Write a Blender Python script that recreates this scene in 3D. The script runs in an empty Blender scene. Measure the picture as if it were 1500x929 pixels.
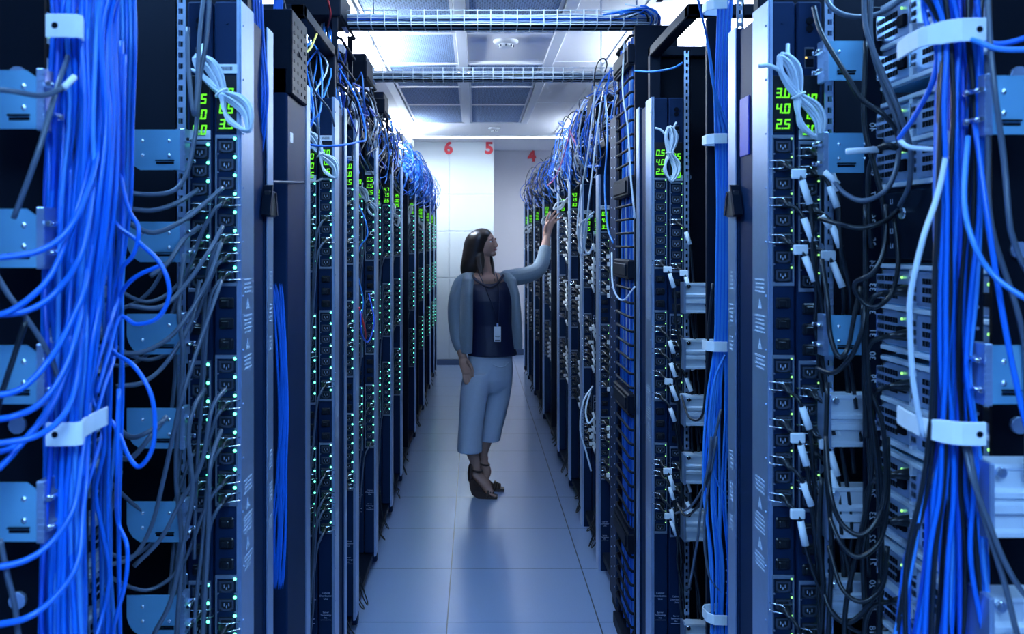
import bpy, math, random
from mathutils import Vector, Matrix, Quaternion
R = random.Random(7)
SC = bpy.context.scene
COL = SC.collection
PI = math.pi
F, VX, VY, HC = 1351.0, 696.5, 356.0, 1.6      # focal length in pixels, vanishing point, eye height

def P(px, py, d):
    """a point of the place seen at pixel (px,py) at depth d metres"""
    return Vector(((px - VX) * d / F, d, HC - (py - VY) * d / F))

# ------------------------------------------------------------------ materials
def mat(name, col, rough=0.5, metal=0.0, vary=0.08, scale=30.0, bump=0.0, spec=0.5, coat=0.0, sheen=0.0):
    m = bpy.data.materials.new(name); m.use_nodes = True
    nt = m.node_tree; b = nt.nodes['Principled BSDF']
    b.inputs['Roughness'].default_value = rough
    b.inputs['Metallic'].default_value = metal
    b.inputs['Specular IOR Level'].default_value = spec
    b.inputs['Coat Weight'].default_value = coat
    b.inputs['Sheen Weight'].default_value = sheen
    tc = nt.nodes.new('ShaderNodeTexCoord')
    nz = nt.nodes.new('ShaderNodeTexNoise'); nz.inputs['Scale'].default_value = scale
    nz.inputs['Detail'].default_value = 3
    nt.links.new(tc.outputs['Object'], nz.inputs['Vector'])
    mx = nt.nodes.new('ShaderNodeMix'); mx.data_type = 'RGBA'
    mx.inputs[6].default_value = tuple(c * (1 - vary) for c in col) + (1,)
    mx.inputs[7].default_value = tuple(min(1, c * (1 + vary)) for c in col) + (1,)
    nt.links.new(nz.outputs['Fac'], mx.inputs[0])
    nt.links.new(mx.outputs[2], b.inputs['Base Color'])
    if bump:
        bp = nt.nodes.new('ShaderNodeBump'); bp.inputs['Strength'].default_value = bump
        bp.inputs['Distance'].default_value = 0.002
        nt.links.new(nz.outputs['Fac'], bp.inputs['Height']); nt.links.new(bp.outputs[0], b.inputs['Normal'])
    return m

def emit(name, col, strength, sample=False):
    m = bpy.data.materials.new(name); m.use_nodes = True
    nt = m.node_tree; b = nt.nodes['Principled BSDF']
    b.inputs['Base Color'].default_value = (.02, .02, .02, 1)
    b.inputs['Emission Color'].default_value = tuple(col) + (1,)
    b.inputs['Emission Strength'].default_value = strength
    if not sample: m.cycles.emission_sampling = 'NONE'
    return m

M = {}
M['black'] = mat('black_powder_coat', (.005, .009, .020), .5, spec=.08)
M['matte'] = mat('matte_black', (.004, .006, .012), .6, spec=.06)
M['body'] = mat('strip_dark_blue_black', (.008, .022, .065), .5, spec=.08)
M['breaker'] = mat('breaker_black', (.008, .010, .016), .3)
M['silver'] = mat('brushed_silver', (.43, .55, .77), .34, .75, .08, 60)
M['zinc'] = mat('blue_zinc_plate', (.17, .44, .66), .36, .25, .12, 14, spec=.8)
M['rail'] = mat('extruded_aluminium', (.74, .80, .88), .42, .3, .06, 20)
M['chrome'] = mat('bright_wire', (.85, .88, .92), .18, 1.0, .02)
M['bankgrey'] = mat('bank_frame_grey', (.20, .25, .34), .4, .3)
M['outlet'] = mat('outlet_black', (.007, .009, .014), .38)
M['ringgrey'] = mat('outlet_ring_grey', (.045, .06, .095), .4)
M['blue'] = mat('blue_jacket', (.004, .155, .76), .34, 0, .25, 6, spec=.6)
M['blue2'] = mat('deep_blue_jacket', (.006, .085, .60), .36, 0, .25, 6, spec=.6)
M['sky'] = mat('light_blue_jacket', (.05, .28, .82), .34, 0, .2, 6, spec=.6)
M['cwhite'] = mat('white_jacket', (.66, .74, .84), .38, 0, .08, 8)
M['cgrey'] = mat('grey_jacket', (.085, .11, .16), .3, 0, .15, 8)
M['cblack'] = mat('black_jacket', (.010, .013, .02), .3, 0, .1, 8)
M['cyellow'] = mat('yellow_jacket', (.72, .62, .12), .4)
M['cred'] = mat('red_jacket', (.6, .04, .05), .4)
M['cpink'] = mat('pink_jacket', (.75, .22, .45), .4)
M['white'] = mat('white_plastic', (.88, .90, .93), .4)
M['paper'] = mat('white_label', (.70, .75, .82), .6)
M['ink'] = mat('label_ink', (.03, .04, .07), .6)
M['print'] = mat('pale_print', (.50, .60, .74), .55)
M['bluetag'] = mat('blue_plastic', (.01, .03, .42), .4)
M['led'] = emit('teal_led', (.12, 1.0, .55), 5.0)
M['ledg'] = emit('green_led', (.35, 1.0, .25), 1.6)
M['leda'] = emit('amber_led', (1.0, .6, .1), 3.0)
M['digit'] = emit('green_segments', (.16, 1.0, .01), 1.15)
M['red'] = mat('red_sign_paint', (.62, .03, .05), .5)
M['greywht'] = mat('grey_white_plastic', (.72, .74, .78), .5)

# ------------------------------------------------------------------ mesh builder
class MB:
    def __init__(s): s.v = []; s.f = []; s.mi = []; s.sm = []; s.cur = 0; s.smooth = False
    def add(s, vs, fs, smooth=None):
        o = len(s.v); s.v += [tuple(v) for v in vs]
        sm = s.smooth if smooth is None else smooth
        for f in fs: s.f.append(tuple(i + o for i in f)); s.mi.append(s.cur); s.sm.append(sm)
    def box(s, x0, x1, y0, y1, z0, z1, c=0.0):
        if x0 > x1: x0, x1 = x1, x0
        if y0 > y1: y0, y1 = y1, y0
        if z0 > z1: z0, z1 = z1, z0
        if c <= 0:
            s.add([(x, y, z) for x in (x0, x1) for y in (y0, y1) for z in (z0, z1)],
                  [(0, 1, 3, 2), (4, 6, 7, 5), (0, 4, 5, 1), (2, 3, 7, 6), (0, 2, 6, 4), (1, 5, 7, 3)], False); return
        c = min(c, (x1 - x0) * .45, (y1 - y0) * .45, (z1 - z0) * .45)
        vs = []; idx = {}
        X = (x0, x1); Y = (y0, y1); Z = (z0, z1)
        for i in (0, 1):
            for j in (0, 1):
                for k in (0, 1):
                    sx = c if i == 0 else -c; sy = c if j == 0 else -c; sz = c if k == 0 else -c
                    idx[i, j, k, 0] = len(vs); vs.append((X[i], Y[j] + sy, Z[k] + sz))
                    idx[i, j, k, 1] = len(vs); vs.append((X[i] + sx, Y[j], Z[k] + sz))
                    idx[i, j, k, 2] = len(vs); vs.append((X[i] + sx, Y[j] + sy, Z[k]))
        fs = []
        cyc = [(0, 0), (1, 0), (1, 1), (0, 1)]
        for i in (0, 1):
            q = [idx[i, a, b, 0] for a, b in cyc]; fs.append(q if i else q[::-1])
            q = [idx[a, i, b, 1] for a, b in cyc]; fs.append(q[::-1] if i else q)
            q = [idx[a, b, i, 2] for a, b in cyc]; fs.append(q if i else q[::-1])
        for a in (0, 1):
            for b in (0, 1):
                fs.append((idx[0, a, b, 1], idx[1, a, b, 1], idx[1, a, b, 2], idx[0, a, b, 2]))
                fs.append((idx[a, 0, b, 0], idx[a, 1, b, 0], idx[a, 1, b, 2], idx[a, 0, b, 2]))
                fs.append((idx[a, b, 0, 0], idx[a, b, 1, 0], idx[a, b, 1, 1], idx[a, b, 0, 1]))
        for i in (0, 1):
            for j in (0, 1):
                for k in (0, 1): fs.append((idx[i, j, k, 0], idx[i, j, k, 1], idx[i, j, k, 2]))
        s.add(vs, fs, False)
    def tube(s, pts, r, n=6, cap=True, up=None):
        pts = [Vector(p) for p in pts]; m = len(pts)
        rad = r if isinstance(r, (list, tuple)) else [r] * m
        t0 = (pts[1] - pts[0]).normalized()
        ref = Vector(up) if up else (Vector((0, 0, 1)) if abs(t0.z) < .9 else Vector((1, 0, 0)))
        a = t0.cross(ref).normalized()
        vs = []; 
        for i in range(m):
            t = (pts[min(i + 1, m - 1)] - pts[max(i - 1, 0)])
            t = t.normalized() if t.length > 1e-9 else t0
            a = (a - t * a.dot(t)); a = a.normalized() if a.length > 1e-6 else t.orthogonal().normalized()
            b = t.cross(a)
            for k in range(n):
                w = 2 * PI * k / n
                vs.append(pts[i] + (a * math.cos(w) + b * math.sin(w)) * rad[i])
        fs = [(i * n + k, i * n + (k + 1) % n, (i + 1) * n + (k + 1) % n, (i + 1) * n + k) for i in range(m - 1) for k in range(n)]
        if cap: fs += [tuple(range(n - 1, -1, -1)), tuple((m - 1) * n + k for k in range(n))]
        s.add(vs, fs, True)
    def rings(s, rings, n=18, dome=True):
        """closed loft through (centre, half axis a, half axis b)"""
        rs = [(Vector(c), Vector(a), Vector(b)) for c, a, b in rings]
        vs = []
        for c, a, b in rs:
            for k in range(n):
                w = 2 * PI * k / n; vs.append(c + a * math.cos(w) + b * math.sin(w))
        m = len(rs)
        fs = [(i * n + k, i * n + (k + 1) % n, (i + 1) * n + (k + 1) % n, (i + 1) * n + k) for i in range(m - 1) for k in range(n)]
        vs.append(rs[0][0]); vs.append(rs[-1][0]); q = m * n
        fs += [(q, (k + 1) % n, k) for k in range(n)] + [(q + 1, (m - 1) * n + k, (m - 1) * n + (k + 1) % n) for k in range(n)]
        s.add(vs, fs, True)
    def ball(s, c, rx, ry=None, rz=None, rot=None, nu=16, nv=10):
        ry = rx if ry is None else ry; rz = rx if rz is None else rz; c = Vector(c)
        vs = []
        for j in range(1, nv):
            ph = PI * j / nv
            for i in range(nu):
                w = 2 * PI * i / nu
                v = Vector((rx * math.sin(ph) * math.cos(w), ry * math.sin(ph) * math.sin(w), rz * math.cos(ph)))
                if rot is not None: v = rot @ v
                vs.append(c + v)
        t = Vector((0, 0, rz)); 
        if rot is not None: t = rot @ t
        vs += [c + t, c - t]; q = (nv - 1) * nu
        fs = [(j * nu + i, (j + 1) * nu + i, (j + 1) * nu + (i + 1) % nu, j * nu + (i + 1) % nu) for j in range(nv - 2) for i in range(nu)]
        fs += [(q, i, (i + 1) % nu) for i in range(nu)] + [(q + 1, (nv - 2) * nu + (i + 1) % nu, (nv - 2) * nu + i) for i in range(nu)]
        s.add(vs, fs, True)
    def cyl(s, p0, p1, r, n=12): 
        s.tube([p0, p1], r, n); 
        k = n + 2
        for i in range(1, 3): s.sm[-i] = False
    def prism(s, poly, axis, a0, a1):
        """poly of 2D points extruded along axis 'x','y' or 'z'"""
        def pt(u, w, a): return {'x': (a, u, w), 'y': (u, a, w), 'z': (u, w, a)}[axis]
        n = len(poly)
        vs = [pt(u, w, a0) for u, w in poly] + [pt(u, w, a1) for u, w in poly]
        s.add(vs, [tuple(range(n)), tuple(range(2 * n - 1, n - 1, -1))] + [(i, i + n, (i + 1) % n + n, (i + 1) % n) for i in range(n)], False)
    def data(s, name, mats):
        me = bpy.data.meshes.new(name)
        me.from_pydata(s.v, [], s.f)
        for m in (mats if isinstance(mats, (list, tuple)) else [mats]): me.materials.append(m)
        me.polygons.foreach_set('material_index', s.mi); me.polygons.foreach_set('use_smooth', s.sm)
        me.update(); return me
    def fixn(s, me):
        import bmesh
        b = bmesh.new(); b.from_mesh(me); bmesh.ops.recalc_face_normals(b, faces=b.faces); b.to_mesh(me); b.free(); return me
    def build(s, name, mats, parent=None, origin=None, loc=None):
        if origin is not None:
            o = Vector(origin); s.v = [(v[0] - o.x, v[1] - o.y, v[2] - o.z) for v in s.v]
        me = s.fixn(s.data(name, mats))
        ob = link(name, me, parent)
        if loc is not None: ob.location = loc
        elif origin is not None: ob.location = origin
        return ob

def link(name, me, parent=None, loc=None, rot=None):
    ob = bpy.data.objects.new(name, me); COL.objects.link(ob)
    if parent is not None: ob.parent = parent; KID.setdefault(parent, []).append(ob)
    if loc is not None: ob.location = loc
    if rot is not None: ob.rotation_euler = rot
    return ob

def tag(o, label=None, cat=None, group=None, kind=None):
    if label: o['label'] = label
    if cat: o['category'] = cat
    if group: o['group'] = group
    if kind: o['kind'] = kind
    return o

def thing(name, label, cat, loc=(0, 0, 0), rz=0.0, group=None):
    o = link(name, None); o.location = loc; o.rotation_euler = (0, 0, rz); o.empty_display_size = .05
    return tag(o, label, cat, group)

KID = {}
def dup(root, loc=None, label=None, group=None, rot=None):
    """copy a thing with its parts and sub-parts"""
    r = root.copy(); COL.objects.link(r)
    def rec(src, dst):
        for ch in KID.get(src, ()):
            k = ch.copy(); COL.objects.link(k); k.parent = dst; KID.setdefault(dst, []).append(k); rec(ch, k)
    rec(root, r)
    if loc is not None: r.location = loc
    if rot is not None: r.rotation_euler = rot
    if label: r['label'] = label
    if group: r['group'] = group
    return r

def struct(o): o['kind'] = 'structure'; return o

def spline(pts, sub=6):
    pts = [Vector(p) for p in pts]
    if len(pts) < 3: return pts
    q = [pts[0] * 2 - pts[1]] + pts + [pts[-1] * 2 - pts[-2]]
    out = []
    for i in range(1, len(q) - 2):
        a, b, c, d = q[i - 1:i + 3]
        for k in range(sub):
            t = k / sub
            out.append(.5 * ((2 * b) + (c - a) * t + (2 * a - 5 * b + 4 * c - d) * t * t + (3 * b - a - 3 * c + d) * t ** 3))
    out.append(pts[-1]); return out

def cable(pts, r, m, label, cat='cable', group=None, name='network_cable', n=6, sub=6):
    mb = MB(); mb.tube(spline(pts, sub), r, n)
    o = mb.build(name, M[m], None, origin=pts[0])
    return tag(o, label, cat, group)

def text_mb(txt, size, depth, place, bold=0.0, align='CENTER', shear=0.0):
    """text as mesh: place maps (u,v,w) -> point"""
    c = bpy.data.curves.new('t', 'FONT'); c.body = txt; c.size = size; c.align_x = align; c.align_y = 'CENTER'
    c.extrude = depth; c.offset = bold; c.resolution_u = 3; c.shear = shear
    ob = bpy.data.objects.new('t', c); COL.objects.link(ob)
    dg = bpy.context.evaluated_depsgraph_get(); dg.update()
    me = bpy.data.meshes.new_from_object(ob.evaluated_get(dg))
    vs = [place(*v.co) for v in me.vertices]; fs = [tuple(p.vertices) for p in me.polygons]
    bpy.data.objects.remove(ob); bpy.data.curves.remove(c); bpy.data.meshes.remove(me)
    return vs, fs

ORD = ['first', 'second', 'third', 'fourth', 'fifth', 'sixth', 'seventh', 'eighth', 'ninth', 'tenth', 'eleventh', 'twelfth',
       'thirteenth', 'fourteenth', 'fifteenth', 'sixteenth', 'seventeenth', 'eighteenth', 'nineteenth', 'twentieth',
       'twenty-first', 'twenty-second', 'twenty-third', 'twenty-fourth']
LX, RX = -.48, .60            # aisle faces of the two rows
CEIL = 2.925
# ================================================================== the room
W0, W1, YN, YF = -3.6, 3.8, -4.2, 13.2
# floor of raised-floor tiles, 0.64 m, seams where the photo has them
def floor_mat():
    m = mat('floor_tile_laminate', (.34, .46, .72), .28, 0, .10, 240, spec=.7, coat=.7)
    nt = m.node_tree; b = nt.nodes['Principled BSDF']
    geo = nt.nodes.new('ShaderNodeNewGeometry'); sep = nt.nodes.new('ShaderNodeSeparateXYZ')
    nt.links.new(geo.outputs['Position'], sep.inputs[0])
    def seam(sock, off, half):
        a = nt.nodes.new('ShaderNodeMath'); a.operation = 'SUBTRACT'; a.inputs[1].default_value = off - .32
        nt.links.new(sock, a.inputs[0])
        f = nt.nodes.new('ShaderNodeMath'); f.operation = 'FLOORED_MODULO'; f.inputs[1].default_value = .64
        nt.links.new(a.outputs[0], f.inputs[0])
        d = nt.nodes.new('ShaderNodeMath'); d.operation = 'SUBTRACT'; d.inputs[1].default_value = .32
        nt.links.new(f.outputs[0], d.inputs[0])
        ab = nt.nodes.new('ShaderNodeMath'); ab.operation = 'ABSOLUTE'; nt.links.new(d.outputs[0], ab.inputs[0])
        l = nt.nodes.new('ShaderNodeMath'); l.operation = 'LESS_THAN'; l.inputs[1].default_value = half
        nt.links.new(ab.outputs[0], l.inputs[0]); return l.outputs[0]
    s1 = seam(sep.outputs['X'], -.119, .0028); s2 = seam(sep.outputs['Y'], 3.89, .0028)
    mx = nt.nodes.new('ShaderNodeMath'); mx.operation = 'MAXIMUM'
    nt.links.new(s1, mx.inputs[0]); nt.links.new(s2, mx.inputs[1])
    old = b.inputs['Base Color'].links[0].from_socket
    big = nt.nodes.new('ShaderNodeTexNoise'); big.inputs['Scale'].default_value = 2.2; big.inputs['Detail'].default_value = 4
    nt.links.new(geo.outputs['Position'], big.inputs['Vector'])
    m1 = nt.nodes.new('ShaderNodeMix'); m1.data_type = 'RGBA'; m1.blend_type = 'MULTIPLY'; m1.inputs[0].default_value = .22
    nt.links.new(old, m1.inputs[6]); nt.links.new(big.outputs['Color'], m1.inputs[7])
    m2 = nt.nodes.new('ShaderNodeMix'); m2.data_type = 'RGBA'; m2.inputs[7].default_value = (.02, .03, .06, 1)
    nt.links.new(mx.outputs[0], m2.inputs[0]); nt.links.new(old, m2.inputs[6])
    nt.links.new(m2.outputs[2], b.inputs['Base Color'])
    rr = nt.nodes.new('ShaderNodeMapRange'); rr.inputs['To Min'].default_value = .27; rr.inputs['To Max'].default_value = .33
    nt.links.new(big.outputs['Fac'], rr.inputs[0]); nt.links.new(rr.outputs[0], b.inputs['Roughness'])
    b.inputs['Coat Roughness'].default_value = .2; b.inputs['Coat IOR'].default_value = 1.6
    return m
mb = MB(); mb.box(W0, W1, YN, YF + .1, -.1, 0); struct(mb.build('floor', floor_mat()))
M['ceil'] = mat('ceiling_white', (.80, .79, .82), .7, 0, .02, 8)
M['wall'] = mat('wall_panel_white', (.74, .80, .84), .5, 0, .02, 5)
M['wallpink'] = mat('wall_warm_white', (.74, .70, .74), .6, 0, .02, 5)
M['wallgrey'] = mat('wall_grey', (.25, .30, .38), .7, 0, .03, 5)
M['skirt'] = mat('blue_grey_skirting', (.06, .10, .20), .4)
mb = MB(); mb.box(W0, W1, YN, YF + .1, CEIL, CEIL + .1); struct(mb.build('ceiling', M['ceil']))
mb = MB(); mb.box(W0 - .1, W0, YN, YF + .1, 0, CEIL); struct(mb.build('wall_left', M['wallgrey']))
mb = MB(); mb.box(W1, W1 + .1, YN, YF + .1, 0, CEIL); struct(mb.build('wall_right', M['wallgrey']))
mb = MB(); mb.box(W0, W1, YN - .1, YN, 0, CEIL); struct(mb.build('wall_near', M['wallgrey']))
mb = MB(); mb.box(W0, W1, YF, YF + .1, 0, CEIL); struct(mb.build('wall_far', M['wallpink']))
# the white panelled wall that stands forward on the left
yw = 12.1; xr = (724 - VX) * yw / F
mb = MB()
xs = [-3.6, -2.6, (658 - VX) * yw / F, xr]
zs = [.075] + [HC - (y - VY) * yw / F for y in (407, 339, 285)] + [CEIL]
g = .006
for i in range(3):
    for j in range(4):
        mb.box(xs[i] + g, xs[i + 1] - g, yw, yw + .03, zs[j] + g, zs[j + 1] - g, .003)
mb.box(-3.6, xr - .004, yw + .012, YF, 0, CEIL)
struct(mb.build('wall_back', M['wall']))
mb = MB(); mb.box(-3.6, xr - .01, yw - .012, yw + .02, 0, .072, .004); struct(mb.build('baseboard_back', M['skirt']))
mb = MB(); mb.box(xr, W1, YF - .014, YF, 0, .085, .004); struct(mb.build('baseboard_far', M['skirt']))
# red row numbers
def number_sign(t, px, py, y, h, label, tilt=0.0):
    z = HC - (py - VY) * y / F; x = (px - VX) * y / F
    ct, st = math.cos(tilt), math.sin(tilt)
    vs, fs = text_mb(t, h / .70, .004, lambda u, v, w: (u * ct - v * st, -w, u * st + v * ct), bold=.009)
    b = MB(); b.add(vs, fs, False)
    o = b.build('row_number_sign', M['red'], loc=(x, y - .006, z)); tag(o, label, 'sign')
number_sign('6', 657, 217.5, yw, .155, 'red number 6 high on the white panelled back wall')
number_sign('5', 716.5, 217.5, yw, .155, 'red number 5 at the top right edge of the white panelled wall')
number_sign('4', 779, 229.5, YF, .155, 'red number 4 on the pinkish recessed wall at the right', .08)

# perforated grey ceiling grilles in their white frame
def grille_mat():
    m = mat('perforated_grille', (.26, .39, .62), .95, 0, .04, 20)
    nt = m.node_tree; b = nt.nodes['Principled BSDF']
    tc = nt.nodes.new('ShaderNodeTexCoord'); mp = nt.nodes.new('ShaderNodeMapping')
    mp.inputs['Scale'].default_value = (52, 52, 52); mp.inputs['Rotation'].default_value = (0, 0, PI / 4)
    nt.links.new(tc.outputs['Object'], mp.inputs[0])
    fr = nt.nodes.new('ShaderNodeVectorMath'); fr.operation = 'FRACTION'; nt.links.new(mp.outputs[0], fr.inputs[0])
    sb = nt.nodes.new('ShaderNodeVectorMath'); sb.operation = 'SUBTRACT'; sb.inputs[1].default_value = (.5, .5, 0)
    nt.links.new(fr.outputs[0], sb.inputs[0])
    ml = nt.nodes.new('ShaderNodeVectorMath'); ml.operation = 'MULTIPLY'; ml.inputs[1].default_value = (1, 1, 0)
    nt.links.new(sb.outputs[0], ml.inputs[0])
    ln = nt.nodes.new('ShaderNodeVectorMath'); ln.operation = 'LENGTH'; nt.links.new(ml.outputs[0], ln.inputs[0])
    lt = nt.nodes.new('ShaderNodeMath'); lt.operation = 'LESS_THAN'; lt.inputs[1].default_value = .30
    nt.links.new(ln.outputs['Value'], lt.inputs[0])
    mx = nt.nodes.new('ShaderNodeMix'); mx.data_type = 'RGBA'; mx.inputs[7].default_value = (.02, .03, .06, 1)
    old = b.inputs['Base Color'].links[0].from_socket
    nt.links.new(old, mx.inputs[6]); nt.links.new(lt.outputs[0], mx.inputs[0]); nt.links.new(mx.outputs[2], b.inputs['Base Color'])
    return m
M['grille'] = grille_mat()
M['trim'] = mat('ceiling_trim_white', (.82, .84, .88), .5, 0, .01)
gy = [10.02, 8.71, 7.72, 6.73, 5.74, 4.75, 3.76, 2.77]
gx = [(-.655, -.125), (-.055, .485)]
GL = {}
side_w = ['left', 'right']
near_w = ['farthest from the camera', 'second from the far end', 'third from the far end', 'behind the second cable tray',
          'between the two cable trays', 'above the nearest cable tray', 'nearest the camera']
def grille(i, s):
    x0, x1 = gx[s]; y1, y0 = gy[i], gy[i + 1]
    t = thing('ceiling_grille', 'grey-blue perforated ceiling grille in the %s column, %s' % (side_w[s], near_w[i]), 'ceiling grille',
              ((x0 + x1) / 2, (y0 + y1) / 2, CEIL - .012), 0)
    hx, hy = (x1 - x0) / 2 - .012, (y1 - y0) / 2 - .022
    b = MB(); b.box(-hx, hx, -hy, hy, -.004, .008, .002); b.build('perforated_panel', M['grille'], t)
    b = MB()
    for a in (-1, 1): b.box(a * hx - .008, a * hx + .008, -hy, hy, -.008, .010); b.box(-hx, hx, a * hy - .008, a * hy + .008, -.008, .010)
    b.build('frame', M['trim'], t)
for i in range(7):
    for s in (0, 1):
        if (i, s) != (3, 1): grille(i, s)
mb = MB()
for x in (-.09, -.70, .53): mb.box(x - .035, x + .035, 2.77, 10.06, CEIL - .026, CEIL, .003)
for y in gy: mb.box(-.66, .49, y - .018, y + .018, CEIL - .024, CEIL, .003)
struct(mb.build('trim_1', M['trim']))
mb = MB()
for y in (8.71, 6.73, 4.75): mb.box(.56, W1, y - .004, y + .004, CEIL - .003, CEIL)
mb.box(.95, .957, 2, 12, CEIL - .003, CEIL)
struct(mb.build('trim_2', M['trim']))

def smoke(px, py, label, s=1.0):
    d = F * (CEIL - .03 - HC) / (VY - py); x = (px - VX) * d / F
    t = thing('smoke_detector', label, 'smoke detector', (x, d, CEIL), 0)
    b = MB(); n = 24
    prof = [(.070, 0), (.072, -.012), (.060, -.022), (.045, -.026)]
    b.rings([((0, 0, z), (r * s, 0, 0), (0, r * s, 0)) for r, z in prof], 24); b.build('base', M['greywht'], t)
    b = MB(); b.rings([((0, 0, z), (r * s, 0, 0), (0, r * s, 0)) for r, z in [(.040, -.022), (.042, -.040), (.034, -.050), (.018, -.053)]], 20)
    b.build('sensor_head', M['greywht'], t)
    b = MB()
    for k in range(8):
        w = k * PI / 4; b.box(.041 * s * math.cos(w) - .006, .041 * s * math.cos(w) + .006, .041 * s * math.sin(w) - .004, .041 * s * math.sin(w) + .004, -.044, -.032)
    b.build('vent_slot', M['cgrey'], t)
smoke(741, 66, 'white round smoke detector on the plain ceiling panel between the two trays', 1.15)
smoke(724, 191, 'small white smoke detector on the ceiling near the back wall', .95)

# ceiling lights: pendants above the two rows, plus lamps added as fill
def lamp(x, y, w, l, col, st, label, up=.5, hang=.22, down=1.0):
    """pendant ceiling light: glowing panel below and above, on two rods"""
    t = thing('ceiling_light', label, 'ceiling light', (x, y, CEIL - hang), 0)
    b = MB()
    for a in (-1, 1):
        b.box(a * w / 2 - .015, a * w / 2 + .015, -l / 2, l / 2, -.04, .04, .004); b.box(-w / 2, w / 2, a * l / 2 - .015, a * l / 2 + .015, -.04, .04, .004)
    b.build('housing', M['trim'], t)
    for a in (-1, 1):
        b = MB(); b.cyl((0, a * l * .35, .02), (0, a * l * .35, hang), .006, 8); b.build('rod', M['silver'], t)
    b = MB(); b.box(-w / 2 + .016, w / 2 - .016, -l / 2 + .016, l / 2 - .016, -.032, -.022)
    b.build('lower_diffuser', emit('tube_light_%d' % len(bpy.data.materials), col, st * down, True), t)
    b = MB(); b.box(-w / 2 + .016, w / 2 - .016, -l / 2 + .016, l / 2 - .016, .022, .032)
    b.build('upper_diffuser', emit('tube_light_%d' % len(bpy.data.materials), col, st * up, True), t)  # upward glow added to brighten the ceiling

def slot(x0, x1, y, w, st, label):
    """recessed linear light flush in the ceiling across the aisle"""
    t = thing('slot_light', label, 'ceiling light', ((x0 + x1) / 2, y, CEIL), 0); h = (x1 - x0) / 2
    b = MB()
    for a in (-1, 1): b.box(-h - .012, h + .012, a * w / 2 - .006, a * w / 2 + .006, -.010, 0, .001); b.box(a * h - .006, a * h + .006, -w / 2, w / 2, -.010, 0)
    b.build('frame', M['trim'], t)
    b = MB(); b.box(-h + .006, h - .006, -w / 2 + .006, w / 2 - .006, -.006, -.001)
    b.build('diffuser', emit('slot_%d' % len(bpy.data.materials), WHT, st, True), t)
# ================================================================== racks
LD = [1.895, 3.15, 3.70, 4.46, 5.30, 6.00, 7.38, 8.60, 9.86, 10.75, 11.35]      # depth of the power strip faces
RD = [1.895, 3.15, 4.50, 5.20, 5.88, 6.70, 8.16, 9.45, 10.55, 11.35]
TOP = 2.1
def bounds(ds):
    out = [.70, 1.31]
    for d in ds:
        e = d + .17
        if e - out[-1] > .95: out.append((e + out[-1]) / 2)
        out.append(e)
    return out
def nth(i): return ORD[i]
def sgn(side): return -1 if side == 'left' else 1

def hole_strip(b, x0, x1, y0, y1, z0, z1, pitch, face='y'):
    """a flat rail with square holes built as a ladder"""
    w = (x1 - x0); e = w * .28
    b.box(x0, x0 + e, y0, y1, z0, z1); b.box(x1 - e, x1, y0, y1, z0, z1)
    n = int((z1 - z0) / pitch)
    for k in range(n + 1):
        z = z0 + k * pitch; b.box(x0 + e, x1 - e, y0, y1, z, min(z1, z + pitch * .5))

def rack(side, i, y0, y1, open_top):
    s = sgn(side); f = LX if side == 'left' else RX
    t = thing('server_rack', 'black open equipment rack, %s from the camera in the %s row' % (nth(i), side), 'rack', (f, (y0 + y1) / 2, 0))
    h = (y1 - y0) / 2 - .004; dp = 1.05
    TOP = 2.55 if y0 < 2.6 else (2.30 if y0 < 3.2 else 2.1)
    X = lambda u: s * u                      # u = distance away from the aisle
    for (u, yy, nm) in (((.02, h - .04, 'post'),) if y0 > 1 and not 2.6 < y1 < 2.75 else ()) + ((dp - .05, h - .04, 'post'), (dp - .05, -h, 'post')):
        b = MB(); b.box(X(u), X(u + .04), yy, yy + .04, .03, TOP, .004); b.build(nm, M['black'], t)
    b = MB(); b.box(X((.06 if y0 > 1 else .125) if not 2.6 < y1 < 2.75 else .6), X(dp), h - .012, h - .004, .05, TOP - .02); 
    if y0 < 3.4:
        b.cur = 1
        for z in [k * .245 + .12 for k in range(8)]:
            for uu in ((.16, .34) if not 2.6 < y1 < 2.75 else (.7,)): b.cyl((X(uu), h - .012, z), (X(uu), h - .020, z), .012, 10)
    b.build('side_panel', [M['matte'], M['silver']], t)
    b = MB(); b.box(X(dp - .012), X(dp), -h, h, .05, TOP - .02); b.build('back_panel', M['matte'], t)
    b = MB()
    for uu in (.02, dp - .05): b.box(X(uu), X(uu + .04), -h, h, TOP - .035, TOP, .003)
    for yy in (-h, h - .04): b.box(X(.02), X(dp), yy, yy + .04, TOP - .035, TOP, .003)
    if not open_top: b.box(X(.03), X(dp - .03), -h + .01, h - .01, TOP - .012, TOP - .004)
    b.build('top_frame', M['black'], t)
    b = MB(); b.box(X(.02), X(dp), -h, h, .055, .09, .003)
    b.build('base_frame', M['black'], t)
    for uu in (.06, dp - .08):
        for yy in (-h + .05, h - .05):
            b = MB(); b.cyl((X(uu), yy, .02), (X(uu), yy, .06), .009, 8); b.cyl((X(uu), yy, 0), (X(uu), yy, .02), .022, 10)
            b.build('levelling_foot', M['black'], t)
    # perforated mounting rail facing the camera, beside the strips
    if y0 < 6:
        b = MB(); x0, x1 = (X(.105), X(.125)); x0, x1 = min(x0, x1), max(x0, x1)
        hole_strip(b, x0, x1, h - .20, h - .197, .12, TOP - .05, .0222)
        b.box(x1 - .003 if s > 0 else x0, x1 if s > 0 else x0 + .003, h - .20, h - .178, .12, TOP - .05)
        b.build('mounting_rail', M['silver'], t)
    return t
LB, RB = bounds(LD), bounds(RD)
RACKS = {}
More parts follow.
